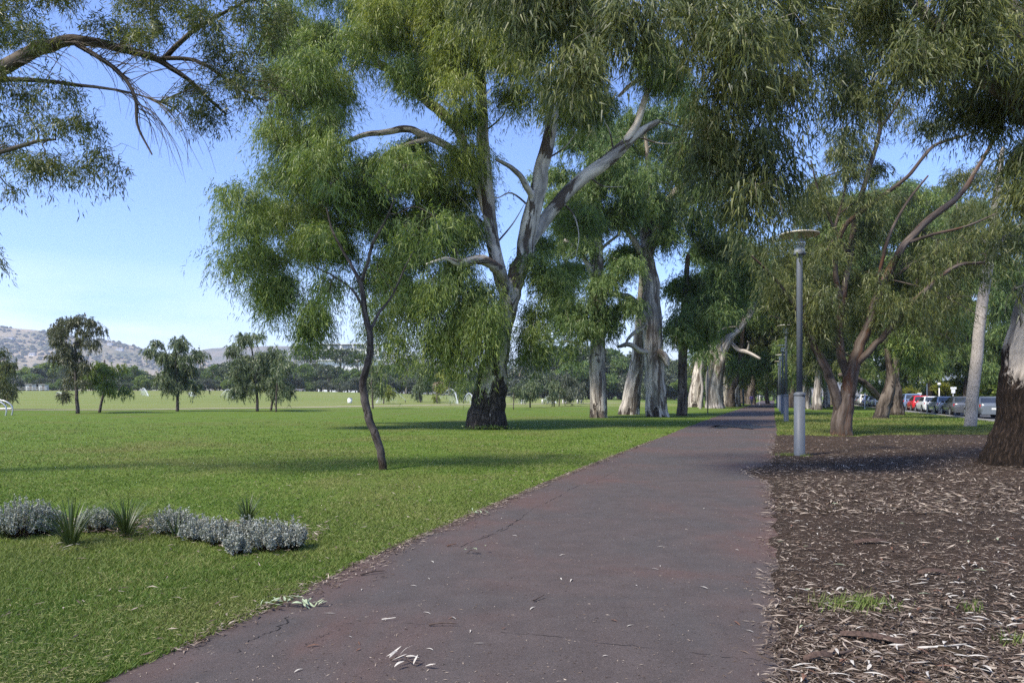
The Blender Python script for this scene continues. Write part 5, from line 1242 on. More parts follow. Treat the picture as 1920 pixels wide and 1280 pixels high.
M['white_paint'] = plain('white_paint', (0.78, 0.78, 0.76), 0.5, 0, 0.04)
b = G(656, 755.5); e = empty('bin', b, 'white drum bin standing alone by the gravel path', 'bin')
s = b.y / F
m = MB(); m.lathe([(4.0 * s, 0), (4.2 * s, 2 * s), (4.2 * s, 8.5 * s)], 14); m.build('drum', M['white_paint'], e)
m = MB(); m.lathe([(4.5 * s, 8.5 * s), (4.5 * s, 9.2 * s), (2 * s, 10 * s)], 14); m.build('lid', M['galv'], e)
for i, px in enumerate([1017, 1027, 1035, 1056, 1061, 1083, 1090]):
    b = P(px, 754, 128); b.z = float(ground_z(b.x, b.y))
    lm = ['farthest along toward the huge trunk', 'second from the huge trunk side', 'third, just before the spreading grey gum', 'left of the tight pair', 'right of the tight pair', 'under the pale stemmed gum', 'closest to the straight gum bole'][i]
    e = empty('bollard', b, f'short white bollard beside the gravel path, {lm}', 'bollard', 'white bollards along the gravel path')
    m = MB(); m.lathe([(.14, 0), (.14, .62), (.10, .70), (.03, .74)], 8); m.build('post', M['white_paint'], e)
    m = MB(); m.lathe([(.143, .50), (.143, .56)], 8); m.build('band', M['galv'], e)
# picnic table in the shade of the far belt
for i, (px, lab) in enumerate([(560, 'grey picnic table in the shade below the white building'), (1072, 'dark picnic shelter base behind the white bollards')]):
    b = P(px, 742, 235); b.z = float(ground_z(b.x, b.y)); e = empty('picnic_table', b, lab, 'picnic table')
    m = MB(); m.box((0, 0, .78), (3.4, 1.4, .12)); m.build('table_top', M['roof_grey'], e)
    for q in (-1, 1):
        m = MB(); m.box((0, q * 1.1, .45), (3.4, .5, .1)); m.build('bench', M['roof_grey'], e)
        m = MB(); m.box((q * 1.2, 0, .36), (.18, 1.0, .72)); m.build('leg', M['post_wood'], e)

# ------------------------------------------------------------------ lamp posts along the path
def lamp_grey():
    m, nt, b, o = new_mat('lamp_paint')
    co = obj_co(nt); n = nz(nt, co, 60, 4, .8); g = nz(nt, mapped(nt, co, (1, 1, .25)), 3, 5, .6)
    c = ramp(nt, n, [(.3, (.075, .085, .098)), (.55, (.105, .118, .132)), (.75, (.16, .175, .19))])
    c = mixc(nt, 1.0, c, ramp(nt, g, [(.3, .82), (.7, 1.12)]), 'MULTIPLY')
    nt.links.new(c, b.inputs['Base Color']); b.inputs['Roughness'].default_value = .5; bump(nt, b, n, .25, .003)
    return m
M['lamp_paint'] = lamp_grey()
M['lamp_white'] = plain('lamp_white', (0.62, 0.60, 0.52), 0.5, 0, 0.12, 12)
M['reflector'] = plain('reflector_cream', (0.55, 0.50, 0.38), 0.55, 0, 0.12, 20)
def glass_mat():
    m, nt, b, o = new_mat('lamp_glass')
    b.inputs['Base Color'].default_value = (.55, .62, .6, 1); b.inputs['Roughness'].default_value = .12; b.inputs['Transmission Weight'].default_value = .55; b.inputs['Alpha'].default_value = .8
    return m
M['lamp_glass'] = glass_mat()
lamps = [((1499, 854.5), 'nearest and tallest grey lamp post, set in the mulch bed'), ((1474, 791), 'second grey lamp post along the path, standing on the grass'), ((1467.5, 777), 'third grey lamp post with its white disc clear against dark leaves'), ((1463, 770.5), 'fourth grey lamp post seen close behind the third'), ((1460, 766), 'fifth grey lamp post far down the path'), ((1457.5, 763), 'farthest grey lamp post of the row')]
def make_lamp(loc, label):
    e = empty('street_lamp', loc, label, 'street lamp', 'grey lamp posts along the path')
    m = MB(); m.lathe([(.140, -.02), (.140, .03), (.132, .05), (.132, 1.50)], 28); m.build('sleeve', M['lamp_paint'], e)
    m = MB(); m.lathe([(.134, 1.50), (.142, 1.51), (.142, 1.55), (.125, 1.575), (.08, 1.60)], 28); m.build('collar', M['lamp_paint'], e)
    m = MB(); m.lathe([(.073, 1.58), (.070, 4.98), (.062, 5.0)], 24); m.build('pole', M['lamp_paint'], e)
    m = MB(); m.lathe([(.07, 5.0), (.14, 5.02), (.145, 5.05), (.145, 5.07)], 24); hd = m.build('lamp_head', M['lamp_paint'], e)
    m = MB(); m.lathe([(.13, 5.06), (.13, 5.16), (.115, 5.18), (.10, 5.28), (.08, 5.3)], 24); m.build('lamp_base', M['lamp_white'], hd)
    m = MB(); m.lathe([(.112, 5.15), (.135, 5.26), (.138, 5.40), (.12, 5.41)], 24); m.build('lamp_glass', M['lamp_glass'], hd)
    m = MB(); m.lathe([(.140, 5.27), (.146, 5.275), (.146, 5.36), (.14, 5.365)], 24); m.build('band', M['galv'], hd)
    for k in range(3):
        a = k * 2.094 + .5
        m = MB(); m.tube([(.11 * math.cos(a), .11 * math.sin(a), 5.10), (.11 * math.cos(a), .11 * math.sin(a), 5.56)], .011, 6); m.build('rod', M['lamp_paint'], hd)
    m = MB(); m.lathe([(.02, 5.545), (.10, 5.55), (.30, 5.54), (.475, 5.515), (.485, 5.525), (.48, 5.54), (.30, 5.585), (.08, 5.605), (.02, 5.607)], 40); m.build('reflector', M['reflector'], e)
    return e
l0 = None
for p, lab in lamps:
    g = G(*p)
    if l0 is None: l0 = make_lamp(g, lab)
    else:
        c = copy_tree(l0); c.location = g; c['label'] = lab

M['dark_green'] = plain('dark_green_paint', (0.012, 0.035, 0.022), 0.5)
M['pale_grey'] = plain('pale_grey_paint', (0.55, 0.55, 0.54), 0.5)
def post(px, base, top, wpx, mat, label, parts=(), Y=None):
    b = G(px, base) if Y is None else Vector(((px - CX) / F * Y, Y, 0))
    s = b.y / F; e = empty('post' if not parts else 'street_sign', b, label, 'post' if not parts else 'street sign')
    h = (base - top) * s
    m = MB(); m.lathe([(wpx * s / 2, 0), (wpx * s / 2, h - .02), (wpx * s / 2 * .7, h)], 10); m.build('pole', M[mat], e)
    m = MB(); m.lathe([(wpx * s / 2 * 1.25, 0), (wpx * s / 2 * 1.25, .05), (wpx * s / 2 * 1.02, .08)], 10); m.build('base', M[mat], e)
    for (dx, y0, w, h2, mt, nm) in parts:
        m = MB(); m.box((dx * s, -wpx * s / 2 - .03, (base - y0) * s), (w * s, .03, h2 * s)); m.build(nm, M[mt], e)
    return e
post(1327, 776, 686, 2.0, 'lamp_paint', 'thin grey green pole on the left verge beside the white fluted gum')
post(1394, 761, 726, 3.2, 'lamp_paint', 'blunt grey post on the left verge past the white fluted gum')
post(1424.5, 758.5, 741, 1.6, 'pale_grey', 'short pale post at the far end of the path')
post(1834, 784, 700, 2.6, 'dark_green', 'dark green sign pole with a thin white plate beside the pale slim trunk', [(1.3, 708, 2.6, 17, 'white_paint', 'sign_plate')])
post(1738, 777, 719, 1.7, 'pale_grey', 'plain pale grey pole in front of the red and white cars')
post(1621.5, 766, 737, 1.8, 'white_paint', 'white pole beside the distant blue car')
post(1689.5, 772, 725, 1.2, 'dark_green', 'thin dark green pole in front of the bright blue car')
post(1787, 770, 726, 1.6, 'pale_grey', 'pale pole with two square white sign plates above the silver car', [(0, 728, 11, 4, 'white_paint', 'sign_plate'), (-.5, 733.5, 7, 8, 'white_paint', 'sign_plate')], Y=74)
post(1726.5, 766, 738, 1.4, 'white_paint', 'short pole with a white street name blade behind the red car', [(-3, 738.5, 8, 3, 'white_paint', 'sign_plate')], Y=88)
# globe lamp across the road
b = Vector(((1761 - CX) / F * 80, 80, 0)); s = b.y / F
e = empty('globe_lamp', b, 'white globe lamp on a pale post behind the white car', 'street lamp')
m = MB(); m.lathe([(.08, 0), (.06, (767 - 724) * s)], 10); m.build('pole', M['pale_grey'], e)
m = MB(); m.lathe([(.10, (767 - 726) * s), (.10, (767 - 722) * s)], 10); m.build('collar', M['dark_green'], e)
m = MB(); r = 2.9 * s; m.lathe([(r * math.sin(a) + .001, (767 - 719.5) * s - r * math.cos(a)) for a in np.linspace(0, math.pi, 11)], 14); m.build('globe', M['white_paint'], e)

# ------------------------------------------------------------------ parked cars
def car_paint(name, col, metal=0.0):
    m, nt, b, o = new_mat(name)
    b.inputs['Base Color'].default_value = c4(col); b.inputs['Roughness'].default_value = .28; b.inputs['Metallic'].default_value = metal
    b.inputs['Coat Weight'].default_value = .6; b.inputs['Coat Roughness'].default_value = .08; b.inputs['Specular IOR Level'].default_value = .5
    return m
CP = {'grey': car_paint('car_dark_grey', (.12, .13, .14), .4), 'slate': car_paint('car_slate', (.16, .18, .19), .4), 'silver': car_paint('car_silver', (.36, .37, .38), .5), 'white': car_paint('car_white', (.72, .72, .70)), 'red': car_paint('car_red', (.50, .012, .018)), 'steel': car_paint('car_steel_blue', (.17, .24, .36), .3), 'blue': car_paint('car_blue', (.02, .085, .42)), 'navy': car_paint('car_deep_blue', (.02, .03, .32))}
M['tyre'] = plain('tyre', (.02, .02, .02), .85); M['rim'] = plain('rim', (.42, .43, .44), .35, .6)
M['car_glass'] = plain('car_glass', (.03, .035, .04), .06, 0, .05, 2, .8)
M['tail_red'] = plain('tail_red', (.45, .015, .02), .2, 0, .1, 30, .6); M['plate'] = plain('plate', (.72, .72, .66), .5); M['trim'] = plain('black_trim', (.025, .025, .027), .6)
CARS = {
 'sedan': dict(st=[(-2.32, .70, .38, .84), (-2.27, .80, .30, .98), (-1.95, .865, .24, 1.03), (-1.2, .885, .22, 1.00), (0, .89, .22, .97), (1.1, .885, .22, .95), (1.7, .86, .24, .88), (2.15, .80, .30, .74), (2.30, .66, .36, .60)], roof=(-1.02, .28, 1.44, .58), belt=(-1.85, 1.22, .97, .80), wy=(-1.38, 1.36)),
 'hatch': dict(st=[(-1.95, .72, .38, .92), (-1.90, .80, .30, 1.02), (-1.7, .84, .24, 1.06), (-1.0, .855, .22, 1.02), (0, .86, .22, .99), (1.0, .855, .22, .97), (1.5, .83, .24, .88), (1.85, .77, .30, .74), (1.98, .64, .36, .62)], roof=(-1.45, .15, 1.50, .60), belt=(-1.88, 1.15, 1.00, .78), wy=(-1.22, 1.22)),
 'wagon': dict(st=[(-2.22, .75, .42, 1.00), (-2.17, .84, .34, 1.12), (-1.9, .88, .28, 1.15), (-1.0, .90, .26, 1.12), (0, .90, .26, 1.10), (1.1, .90, .26, 1.08), (1.7, .87, .28, 1.02), (2.1, .81, .34, .88), (2.22, .68, .42, .70)], roof=(-1.75, .20, 1.70, .66), belt=(-2.12, 1.15, 1.10, .82), wy=(-1.32, 1.32))}
def make_car(kind, label, loc, rz, paint):
    S = CARS[kind]; e = empty('parked_car', loc, label, 'car', 'cars parked along the road', rz)
    def sec(y, w, z0, z1):
        zm = (z0 + z1) / 2
        half = [(w * .86, z0), (w * .97, z0 + .10), (w, zm), (w * .985, z1 - .14), (w * .93, z1 - .04), (w * .78, z1)]
        return [(x, y, z) for x, z in half] + [(-x, y, z) for x, z in half[::-1]]
    m = MB(); m.ring([sec(*s) for s in S['st']]); m.build('body', paint, e)
    ry0, ry1, rz_, rw = S['roof']; by0, by1, bz_, bw = S['belt']
    ymid = (ry0 + ry1) / 2
    base = [(-bw, by0, bz_), (bw, by0, bz_), (bw + .03, ymid, bz_), (bw - .03, by1, bz_), (-bw + .03, by1, bz_), (-bw - .03, ymid, bz_)]
    topp = [(-rw, ry0, rz_ - .05), (rw, ry0, rz_ - .05), (rw + .04, ymid, rz_ - .01), (rw, ry1, rz_ - .05), (-rw, ry1, rz_ - .05), (-rw - .04, ymid, rz_ - .01)]
    cap = [(x * .82, y * .9 + ymid * .1, rz_ + (.02 if abs(y - ymid) < .01 else 0)) for x, y, z in topp]
    m = MB(); m.ring([base, topp, cap], 0, False); m.build('cabin', paint, e)
    B = [Vector(p) for p in base]; T = [Vector(p) for p in topp]
    def pane(i, j, a0, a1, b0, b1):
        q = []
        for u, v in ((a0, b0), (a1, b0), (a1, b1), (a0, b1)):
            q.append(B[i].lerp(B[j], u).lerp(T[i].lerp(T[j], u), v))
        n = (q[1] - q[0]).cross(q[3] - q[0]).normalized()
        if n.dot((q[0] + q[2]) / 2 - Vector((0, ymid, 1.1))) < 0: n = -n
        o1 = [p + n * .012 for p in q]; m2 = MB(); m2.ring([[p - n * .02 for p in q], o1], 0, False)
        return m2
    pane(0, 1, .07, .93, .14, .90).build('rear_window', M['car_glass'], e)
    pane(3, 4, .05, .95, .08, .92).build('windscreen', M['car_glass'], e)
    for i, j in ((1, 2), (2, 3), (4, 5), (5, 0)):
        pane(i, j, .10 if i in (1, 4) else .03, .97 if i in (1, 4) else .90, .10, .90).build('side_window', M['car_glass'], e)
    yb, wb = S['st'][1][0], S['st'][1][1]; zt_ = S['st'][1][3]
    for sg in (-1, 1):
        m = MB(); m.ring([[(sg * (wb - .30), yb - .035, zt_ - .24), (sg * (wb + .015), yb + .02, zt_ - .24), (sg * (wb + .02), yb + .02, zt_ - .06), (sg * (wb - .30), yb - .02, zt_ - .07)],
                          [(sg * (wb - .30), yb + .2, zt_ - .24), (sg * (wb + .045), yb + .34, zt_ - .22), (sg * (wb + .04), yb + .34, zt_ - .09), (sg * (wb - .30), yb + .2, zt_ - .07)]], 0, False); m.build('tail_light', M['tail_red'], e)
        m = MB(); m.box((sg * (bw + .13), by1 - .35, bz_ + .06), (.16, .12, .13)); m.build('mirror', M['trim'], e)
        for wy in S['wy']:
            x = sg * (S['st'][4][1] - .09)
            m = MB(); m.lathe([(.20, -.11), (.31, -.11), (.325, -.07), (.325, .07), (.31, .11), (.20, .11)], 20, (x, wy, .325), 0, False, 'x'); w = m.build('wheel', M['tyre'], e)
            m = MB(); m.lathe([(.205, -.112 if sg < 0 else -.02), (.19, -.118 if sg < 0 else .02), (.05, .10 * sg), (.21, .118 if sg > 0 else .0)], 12, (x, wy, .325), 0, False, 'x'); m.build('rim', M['rim'], w)
            m = MB(); m.lathe([(.385, -.012), (.385, .012)], 20, (sg * (S['st'][4][1] - .012), wy, .345), 0, False, 'x'); m.build('wheel_well_shade', M['trim'], e)  # flat dark disc paints the shade of the wheel well hollow
    m = MB(); m.box((0, yb - .04, zt_ - .34), (.37, .03, .11)); m.build('number_plate', M['plate'], e)
    m = MB(); m.box((0, yb - .01, .36), (wb * 1.9, .12, .16)); m.build('bumper', M['trim'] if kind != 'sedan' else paint, e)
    return e
rz = -math.atan(.364)
def cpos(Yr): return (row_x(Yr), Yr, .02)
carlist = [(47, 'sedan', 'slate', 'dark grey sedan parked nearest, partly hidden by the black bark gum'), (52.2, 'sedan', 'grey', 'grey sedan parked directly behind the pale slim trunk'), (57.4, 'sedan', 'silver', 'silver sedan with a wide red tail light bar left of the pale trunk'),
           (62.5, 'sedan', 'white', 'white sedan parked between the silver sedan and the red hatchback'), (67.4, 'hatch', 'red', 'bright red hatchback in the parked row'), (72.0, 'wagon', 'steel', 'steel blue tall wagon parked beyond the red hatchback'), (77.2, 'hatch', 'blue', 'bright blue hatchback showing right of the leaning gum'),
           (82.6, 'wagon', 'white', 'white tall wagon hidden mostly behind the leaning gum'), (88, 'sedan', 'grey', 'dark sedan glimpsed behind the leaning gum'), (93.5, 'sedan', 'white', 'white sedan left of the leaning gum foot'), (98.8, 'sedan', 'silver', 'silver sedan next to the distant white pole'),
           (104, 'hatch', 'navy', 'small deep blue car behind the distant white pole'), (109, 'wagon', 'white', 'white tall car left of the distant blue one'), (114.5, 'sedan', 'grey', 'dark sedan in the far part of the row'), (120, 'hatch', 'white', 'white hatchback at the far visible end of the row'), (125.3, 'sedan', 'silver', 'silver sedan last in the row beside the reddish tree')]
for Yr, kd, pc, lab in carlist:
    lc = cpos(Yr + 2)
    if Yr == 47: lc = (lc[0] + .42, lc[1], lc[2])
    make_car(kd, lab, lc, rz, CP[pc])

# ------------------------------------------------------------------ the walker in purple far down the path
M['skin'] = plain('skin', (.45, .28, .2), .6); M['purple'] = plain('purple_top', (.30, .18, .48), .8); M['trousers'] = plain('dark_trousers', (.16, .15, .17), .8); M['hair'] = plain('hair', (.03, .022, .018), .7)
b = G(1409, 759.4)
pe = empty('person', b, 'person in a purple top and dark trousers walking away along the far path', 'person')
def skin_body(name, verts, edges, radii, mat, root, parent):
    me = bpy.data.meshes.new(name); me.from_pydata(verts, edges, []); o = link(name, me, parent)
    md = o.modifiers.new('skin', 'SKIN'); md.use_smooth_shade = True
    for i, r in enumerate(radii):
        sv = me.skin_vertices[0].data[i]; sv.radius = (r, r); sv.use_root = (i == root)
    sb = o.modifiers.new('sub', 'SUBSURF'); sb.levels = 1; sb.render_levels = 1
    me.materials.append(mat); return o
V = [(0, 0, .92), (0, 0, 1.12), (0, 0, 1.36), (0, 0, 1.47), (0, .01, 1.55), (0, .01, 1.64), (.10, 0, .86), (.11, .10, .48), (.11, .02, .07), (.11, .17, .05), (-.10, 0, .86), (-.11, -.08, .47), (-.11, -.22, .10), (-.11, -.09, .05), (.19, 0, 1.38), (.25, -.03, 1.10), (.24, .10, .86), (.24, .13, .78), (-.19, 0, 1.38), (-.25, .03, 1.10), (-.24, .12, .90), (-.24, .16, .82)]
E = [(0, 1), (1, 2), (2, 3), (3, 4), (4, 5), (0, 6), (6, 7), (7, 8), (8, 9), (0, 10), (10, 11), (11, 12), (12, 13), (2, 14), (14, 15), (15, 16), (16, 17), (2, 18), (18, 19), (19, 20), (20, 21)]
Rr = [.14, .125, .15, .055, .085, .07, .09, .062, .045, .035, .09, .062, .045, .035, .065, .048, .036, .035, .065, .048, .036, .035]
skin_body('body', V, E, Rr, M['skin'], 0, pe)
skin_body('top', [(0, 0, .88), (0, 0, 1.12), (0, 0, 1.37), (.20, 0, 1.375), (.255, -.03, 1.10), (.245, .09, .88), (-.20, 0, 1.375), (-.255, .03, 1.10), (-.245, .11, .92)], [(0, 1), (1, 2), (2, 3), (3, 4), (4, 5), (2, 6), (6, 7), (7, 8)], [.17, .155, .17, .085, .065, .05, .085, .065, .05], M['purple'], 1, pe)
skin_body('trousers', [(0, 0, .93), (.10, 0, .84), (.11, .10, .48), (.11, .02, .10), (-.10, 0, .84), (-.11, -.08, .47), (-.11, -.22, .13)], [(0, 1), (1, 2), (2, 3), (0, 4), (4, 5), (5, 6)], [.155, .105, .08, .062, .105, .08, .062], M['trousers'], 0, pe)
m = MB(); m.lathe([(.02, 1.74), (.07, 1.73), (.095, 1.67), (.098, 1.60), (.08, 1.55), (.03, 1.53)], 12, (0, -.012, 0)); m.build('hair', M['hair'], pe)

# ------------------------------------------------------------------ planted strip of saltbush and strap-leaved clumps
def saltbush(loc, r, h, seed, label):
    rng = np.random.default_rng(seed); e = empty('saltbush', loc, label, 'shrub', 'grey cushion bushes in the planted strip')
    tw = []; V = []
    ns = int(150 * (r / .3))
    for i in range(ns):
        a = rng.uniform(0, 6.28); q = math.sqrt(rng.uniform(0, 1)); b0 = np.array([math.cos(a) * q * r * .45, math.sin(a) * q * r * .45, 0])
        lean = np.array([math.cos(a) * q, math.sin(a) * q, 0]) * r * .62 + rng.normal(size=3) * .02
        hh = h * (1 - .42 * q * q) * rng.uniform(.7, 1.12)
        tip = b0 + lean + np.array([0, 0, hh])
        mid = (b0 + tip) / 2 + np.array([lean[0] * .25, lean[1] * .25, 0])
        st = catmull(np.array([b0, mid, tip]), 4); tw.append(tube_arrays(st, np.linspace(.004, .0015, len(st)), 3))
        n = int(58 * rng.uniform(.7, 1.2)); k = rng.uniform(.22, 1, n) ** .8
        p = np.stack([np.interp(k, np.linspace(0, 1, len(st)), st[:, j]) for j in range(3)], 1)
        d = unit(rng.normal(size=(n, 3)) * .8 + np.array([0, 0, .7]))
        V.append(leaf_quads(p, d, rng.uniform(.014, .032, n), rng.uniform(.006, .012, n), rng, 0))
    me = quads_mesh('stems', tw, M['bark_sapling']); tag(link('stems', me, e), kind='stuff')
    V = np.vstack(V); n = len(V) // 4
    tag(link('leaves', mesh_np('leaves', V, np.arange(n * 4), np.arange(n) * 4, M['leaf_saltbush']), e), kind='stuff')
    return e
def strap_plant(loc, r, h, n, seed, label):
    rng = np.random.default_rng(seed); e = empty('strap_plant', loc, label, 'plant', 'dark strap leaved clumps in the planted strip')
    for i in range(n):
        a = rng.uniform(0, 6.28); q = rng.uniform(0, 1) ** .5
        b0 = np.array([math.cos(a), math.sin(a), 0]) * r * .16 * q
        L_ = h * rng.uniform(.75, 1.25); out = np.array([math.cos(a), math.sin(a), 0])
        t = np.linspace(0, 1, 6)[:, None]
        sp = q * r * 1.2
        c = b0 + out * (sp * t ** 1.4) + np.array([0, 0, 1]) * (L_ * (t - .30 * q * t ** 2.4))
        sd = np.array([-out[1], out[0], 0]) * rng.uniform(.0035, .007)
        w = np.array([.8, 1, 1, .85, .55, .06])[:, None]
        v = np.empty((18, 3)); v[0::3] = c - sd * w; v[1::3] = c + np.array([0, 0, -.004]) * w - out * .003 * w; v[2::3] = c + sd * w
        q4 = []
        for s_ in range(5):
            q4 += [[s_ * 3, s_ * 3 + 1, s_ * 3 + 4, s_ * 3 + 3], [s_ * 3 + 1, s_ * 3 + 2, s_ * 3 + 5, s_ * 3 + 4]]
        q4 = np.array(q4); link('leaf', mesh_np('leaf', v, q4.ravel(), np.arange(len(q4)) * 4, M['leaf_strap'], True), e)
    return e
bush = [((35, 1006), 62, 72, 'largest pale saltbush at the frame edge behind the first strap clump'), ((78, 1000), 46, 56, 'grey saltbush beside the frame edge one, left of the first strap clump'), ((180, 998), 46, 46, 'grey saltbush peeking out between two strap clumps'), ((325, 1000), 52, 48, 'brownish tipped saltbush right of the second strap clump'),
        ((372, 1014), 42, 46, 'grey saltbush low in front of the brownish tipped one'), ((412, 1022), 40, 50, 'grey saltbush left of the lowest little one'), ((446, 1040), 34, 40, 'smallest saltbush nudged forward out of the row'), ((462, 1024), 40, 52, 'grey saltbush right behind the smallest forward one'), ((508, 1034), 52, 58, 'dense pale saltbush second from the path end of the row'), ((546, 1032), 40, 56, 'saltbush at the path end of the row')]
for i, (p, wp, hp, lab) in enumerate(bush):
    g = G(*p); s = g.y / F; saltbush(g, wp * .76 * s, hp * s * 0.98, 400 + i, lab)
strap = [((133, 1022), 62, 78, 90, 'biggest dark strap leaved clump, with dry pods at its foot'), ((236, 1007), 62, 62, 80, 'dark strap leaved clump, middle of the planted strip'), ((330, 1010), 52, 50, 22, 'sparse light strap leaved clump before the brownish saltbush'), ((464, 982), 40, 44, 60, 'dark strap clump standing behind the saltbush row'), ((8, 1010), 40, 52, 26, 'thin strap leaved clump cut by the frame edge')]
for i, (p, wp, hp, n, lab) in enumerate(strap):
    g = G(*p); s = g.y / F; strap_plant(g, wp * s * 1.1, hp * s * 1.15, n, 430 + i, lab)

# ------------------------------------------------------------------ grass blades
def grass_mat():
    m, nt, b, o = new_mat('grass_blade')
    g = nt.nodes.new('ShaderNodeNewGeometry'); co = obj_co(nt)
    n = nz(nt, co, .55, 4, .65, .4); n2 = nz(nt, co, .16, 4, .6, .5)
    f = math_n(nt, 'ADD', math_n(nt, 'MULTIPLY', g.outputs['Random Per Island'], .55), math_n(nt, 'MULTIPLY', n, .8))
    c = ramp(nt, f, [(.30, (.030, .075, .008)), (.60, (.088, .158, .018)), (.84, (.14, .19, .036)), (1.0, (.24, .24, .085))])
    c = mixc(nt, ramp(nt, n2, [(.42, 0.0), (.64, .75)]), c, (.215, .205, .068))
    nt.links.new(c, b.inputs['Base Color']); b.inputs['Roughness'].default_value = .55; b.inputs['Specular IOR Level'].default_value = .25
    tr = nt.nodes.new('ShaderNodeBsdfTranslucent'); nt.links.new(c, tr.inputs['Color'])
    mx = nt.nodes.new('ShaderNodeMixShader'); mx.inputs[0].default_value = .3
    nt.links.new(b.outputs[0], mx.inputs[1]); nt.links.new(tr.outputs[0], mx.inputs[2]); nt.links.new(mx.outputs[0], o.inputs['Surface'])
    return m
M['grass'] = grass_mat()
M['clipping'] = plain('dry_clipping', (.21, .21, .085), .9, 0, .35, 40)
def grass(n, y0, y1, xl, xr, keep, rng, h=.030, w=.0042, mow=1.0):
    # more blades where they are near, fewer and wider far off
    u = rng.uniform(0, 1, n); y = 1 / (1 / y0 + u * (1 / y1 - 1 / y0)) if y0 > 0 else rng.uniform(y0, y1, n)
    x = xl(y) + rng.uniform(0, 1, n) * (xr(y) - xl(y))
    k = keep(x, y); x, y = x[k], y[k]; n = len(x)
    sc = np.maximum(1, y / 6.5)
    a = rng.uniform(0, 6.283, n); ln = rng.uniform(.4, 1.9, n)
    hh = h * rng.uniform(.5, 1.25, n) * (1 + .15 * (sc - 1)); ww = w * sc ** .95 * rng.uniform(.7, 1.3, n)
    side = np.stack([np.cos(a), np.sin(a), a * 0], 1) * ww[:, None]
    a2 = rng.uniform(0, 6.283, n)
    lean = np.stack([np.cos(a2), np.sin(a2), a * 0], 1) * (hh * ln)[:, None]
    base = np.stack([x, y, ground_z(x, y)], 1)
    v = np.stack([base - side, base + side, base + lean + np.stack([x * 0, x * 0, hh], 1)], 1).reshape(-1, 3)
    return v
rg = np.random.default_rng(77)
pa = lambda y: edge_x(LEFT, y)
lawn_l = grass(350000, 3.2, 60, lambda y: -0.80 * y - 0.6, lambda y: np.minimum(pa(y) + .05, 60), lambda x, y: (x < pa(y) + .03 + rg.normal(size=len(x)) * .02) & (fbm(np.stack([x * .55, y * .55, y * 0], 1), 61) + rg.uniform(-.55, .55, len(x)) > -.42) & (rg.uniform(0, 1, len(x)) > sstep(20, 58, y)), rg)
lawn_r = grass(60000, 27.0, 62, lambda y: edge_x(RIGHT, y), lambda y: row_x(y) - 1.5, lambda x, y: (y > np.interp(x, far_x, far_y) - .15) | (x < edge_x(RIGHT, y) + .1), rg, .05)
tuft = []
for (px, py, r, n) in [(1478, 854, .22, 420), (1510, 856, .12, 120), (1588, 1140, .20, 320), (1630, 1136, .10, 120), (1820, 1150, .07, 50), (1900, 1210, .08, 60)]:
    g = G(px, py); q = rg.normal(size=(n, 2)) * r * .5
    a = rg.uniform(0, 6.283, n); hh = rg.uniform(.03, .09, n)
    base = np.stack([g.x + q[:, 0] * 1.5, g.y + q[:, 1], np.full(n, .008)], 1); sd = np.stack([np.cos(a), np.sin(a), a * 0], 1) * .004
    tip = base + np.stack([np.cos(a + 1.2) * hh * .7, np.sin(a + 1.2) * hh * .7, hh], 1)
    tuft.append(np.stack([base - sd, base + sd, tip], 1).reshape(-1, 3))
gv_ = np.vstack([lawn_l, lawn_r] + tuft); nt_ = len(gv_) // 3
# dry clippings lying on the near lawn
nc = 19000
u = rg.uniform(0, 1, nc); y = 1 / (1 / 3.3 + u * (1 / 20 - 1 / 3.3)); x = -0.8 * y - .5 + rg.uniform(0, 1, nc) * (pa(y) + .8 * y + .5)
kp = vnoise(np.stack([x * .5, y * .9, y * 0], 1), 31) + rg.uniform(-.6, .6, nc) > 0.05; x, y = x[kp], y[kp]; nc = len(x)
d = rg.normal(size=(nc, 3)); d[:, 2] = rg.uniform(-.05, .35, nc); d = unit(d)
cl = leaf_quads(np.stack([x, y, .022 + rg.uniform(0, .02, nc)], 1), d, rg.uniform(.02, .055, nc) * np.maximum(1, y / 9), rg.uniform(.002, .004, nc) * np.maximum(1, y / 7), rg, .1)
V_ = np.vstack([gv_, cl]); fl_ = np.arange(len(V_)); ls_ = np.concatenate([np.arange(nt_) * 3, nt_ * 3 + np.arange(nc) * 4])
tag(link('grass', mesh_np('grass', V_, fl_, ls_, [M['grass'], M['clipping']], False, None, np.concatenate([np.zeros(nt_, int), np.ones(nc, int)]))), kind='stuff')

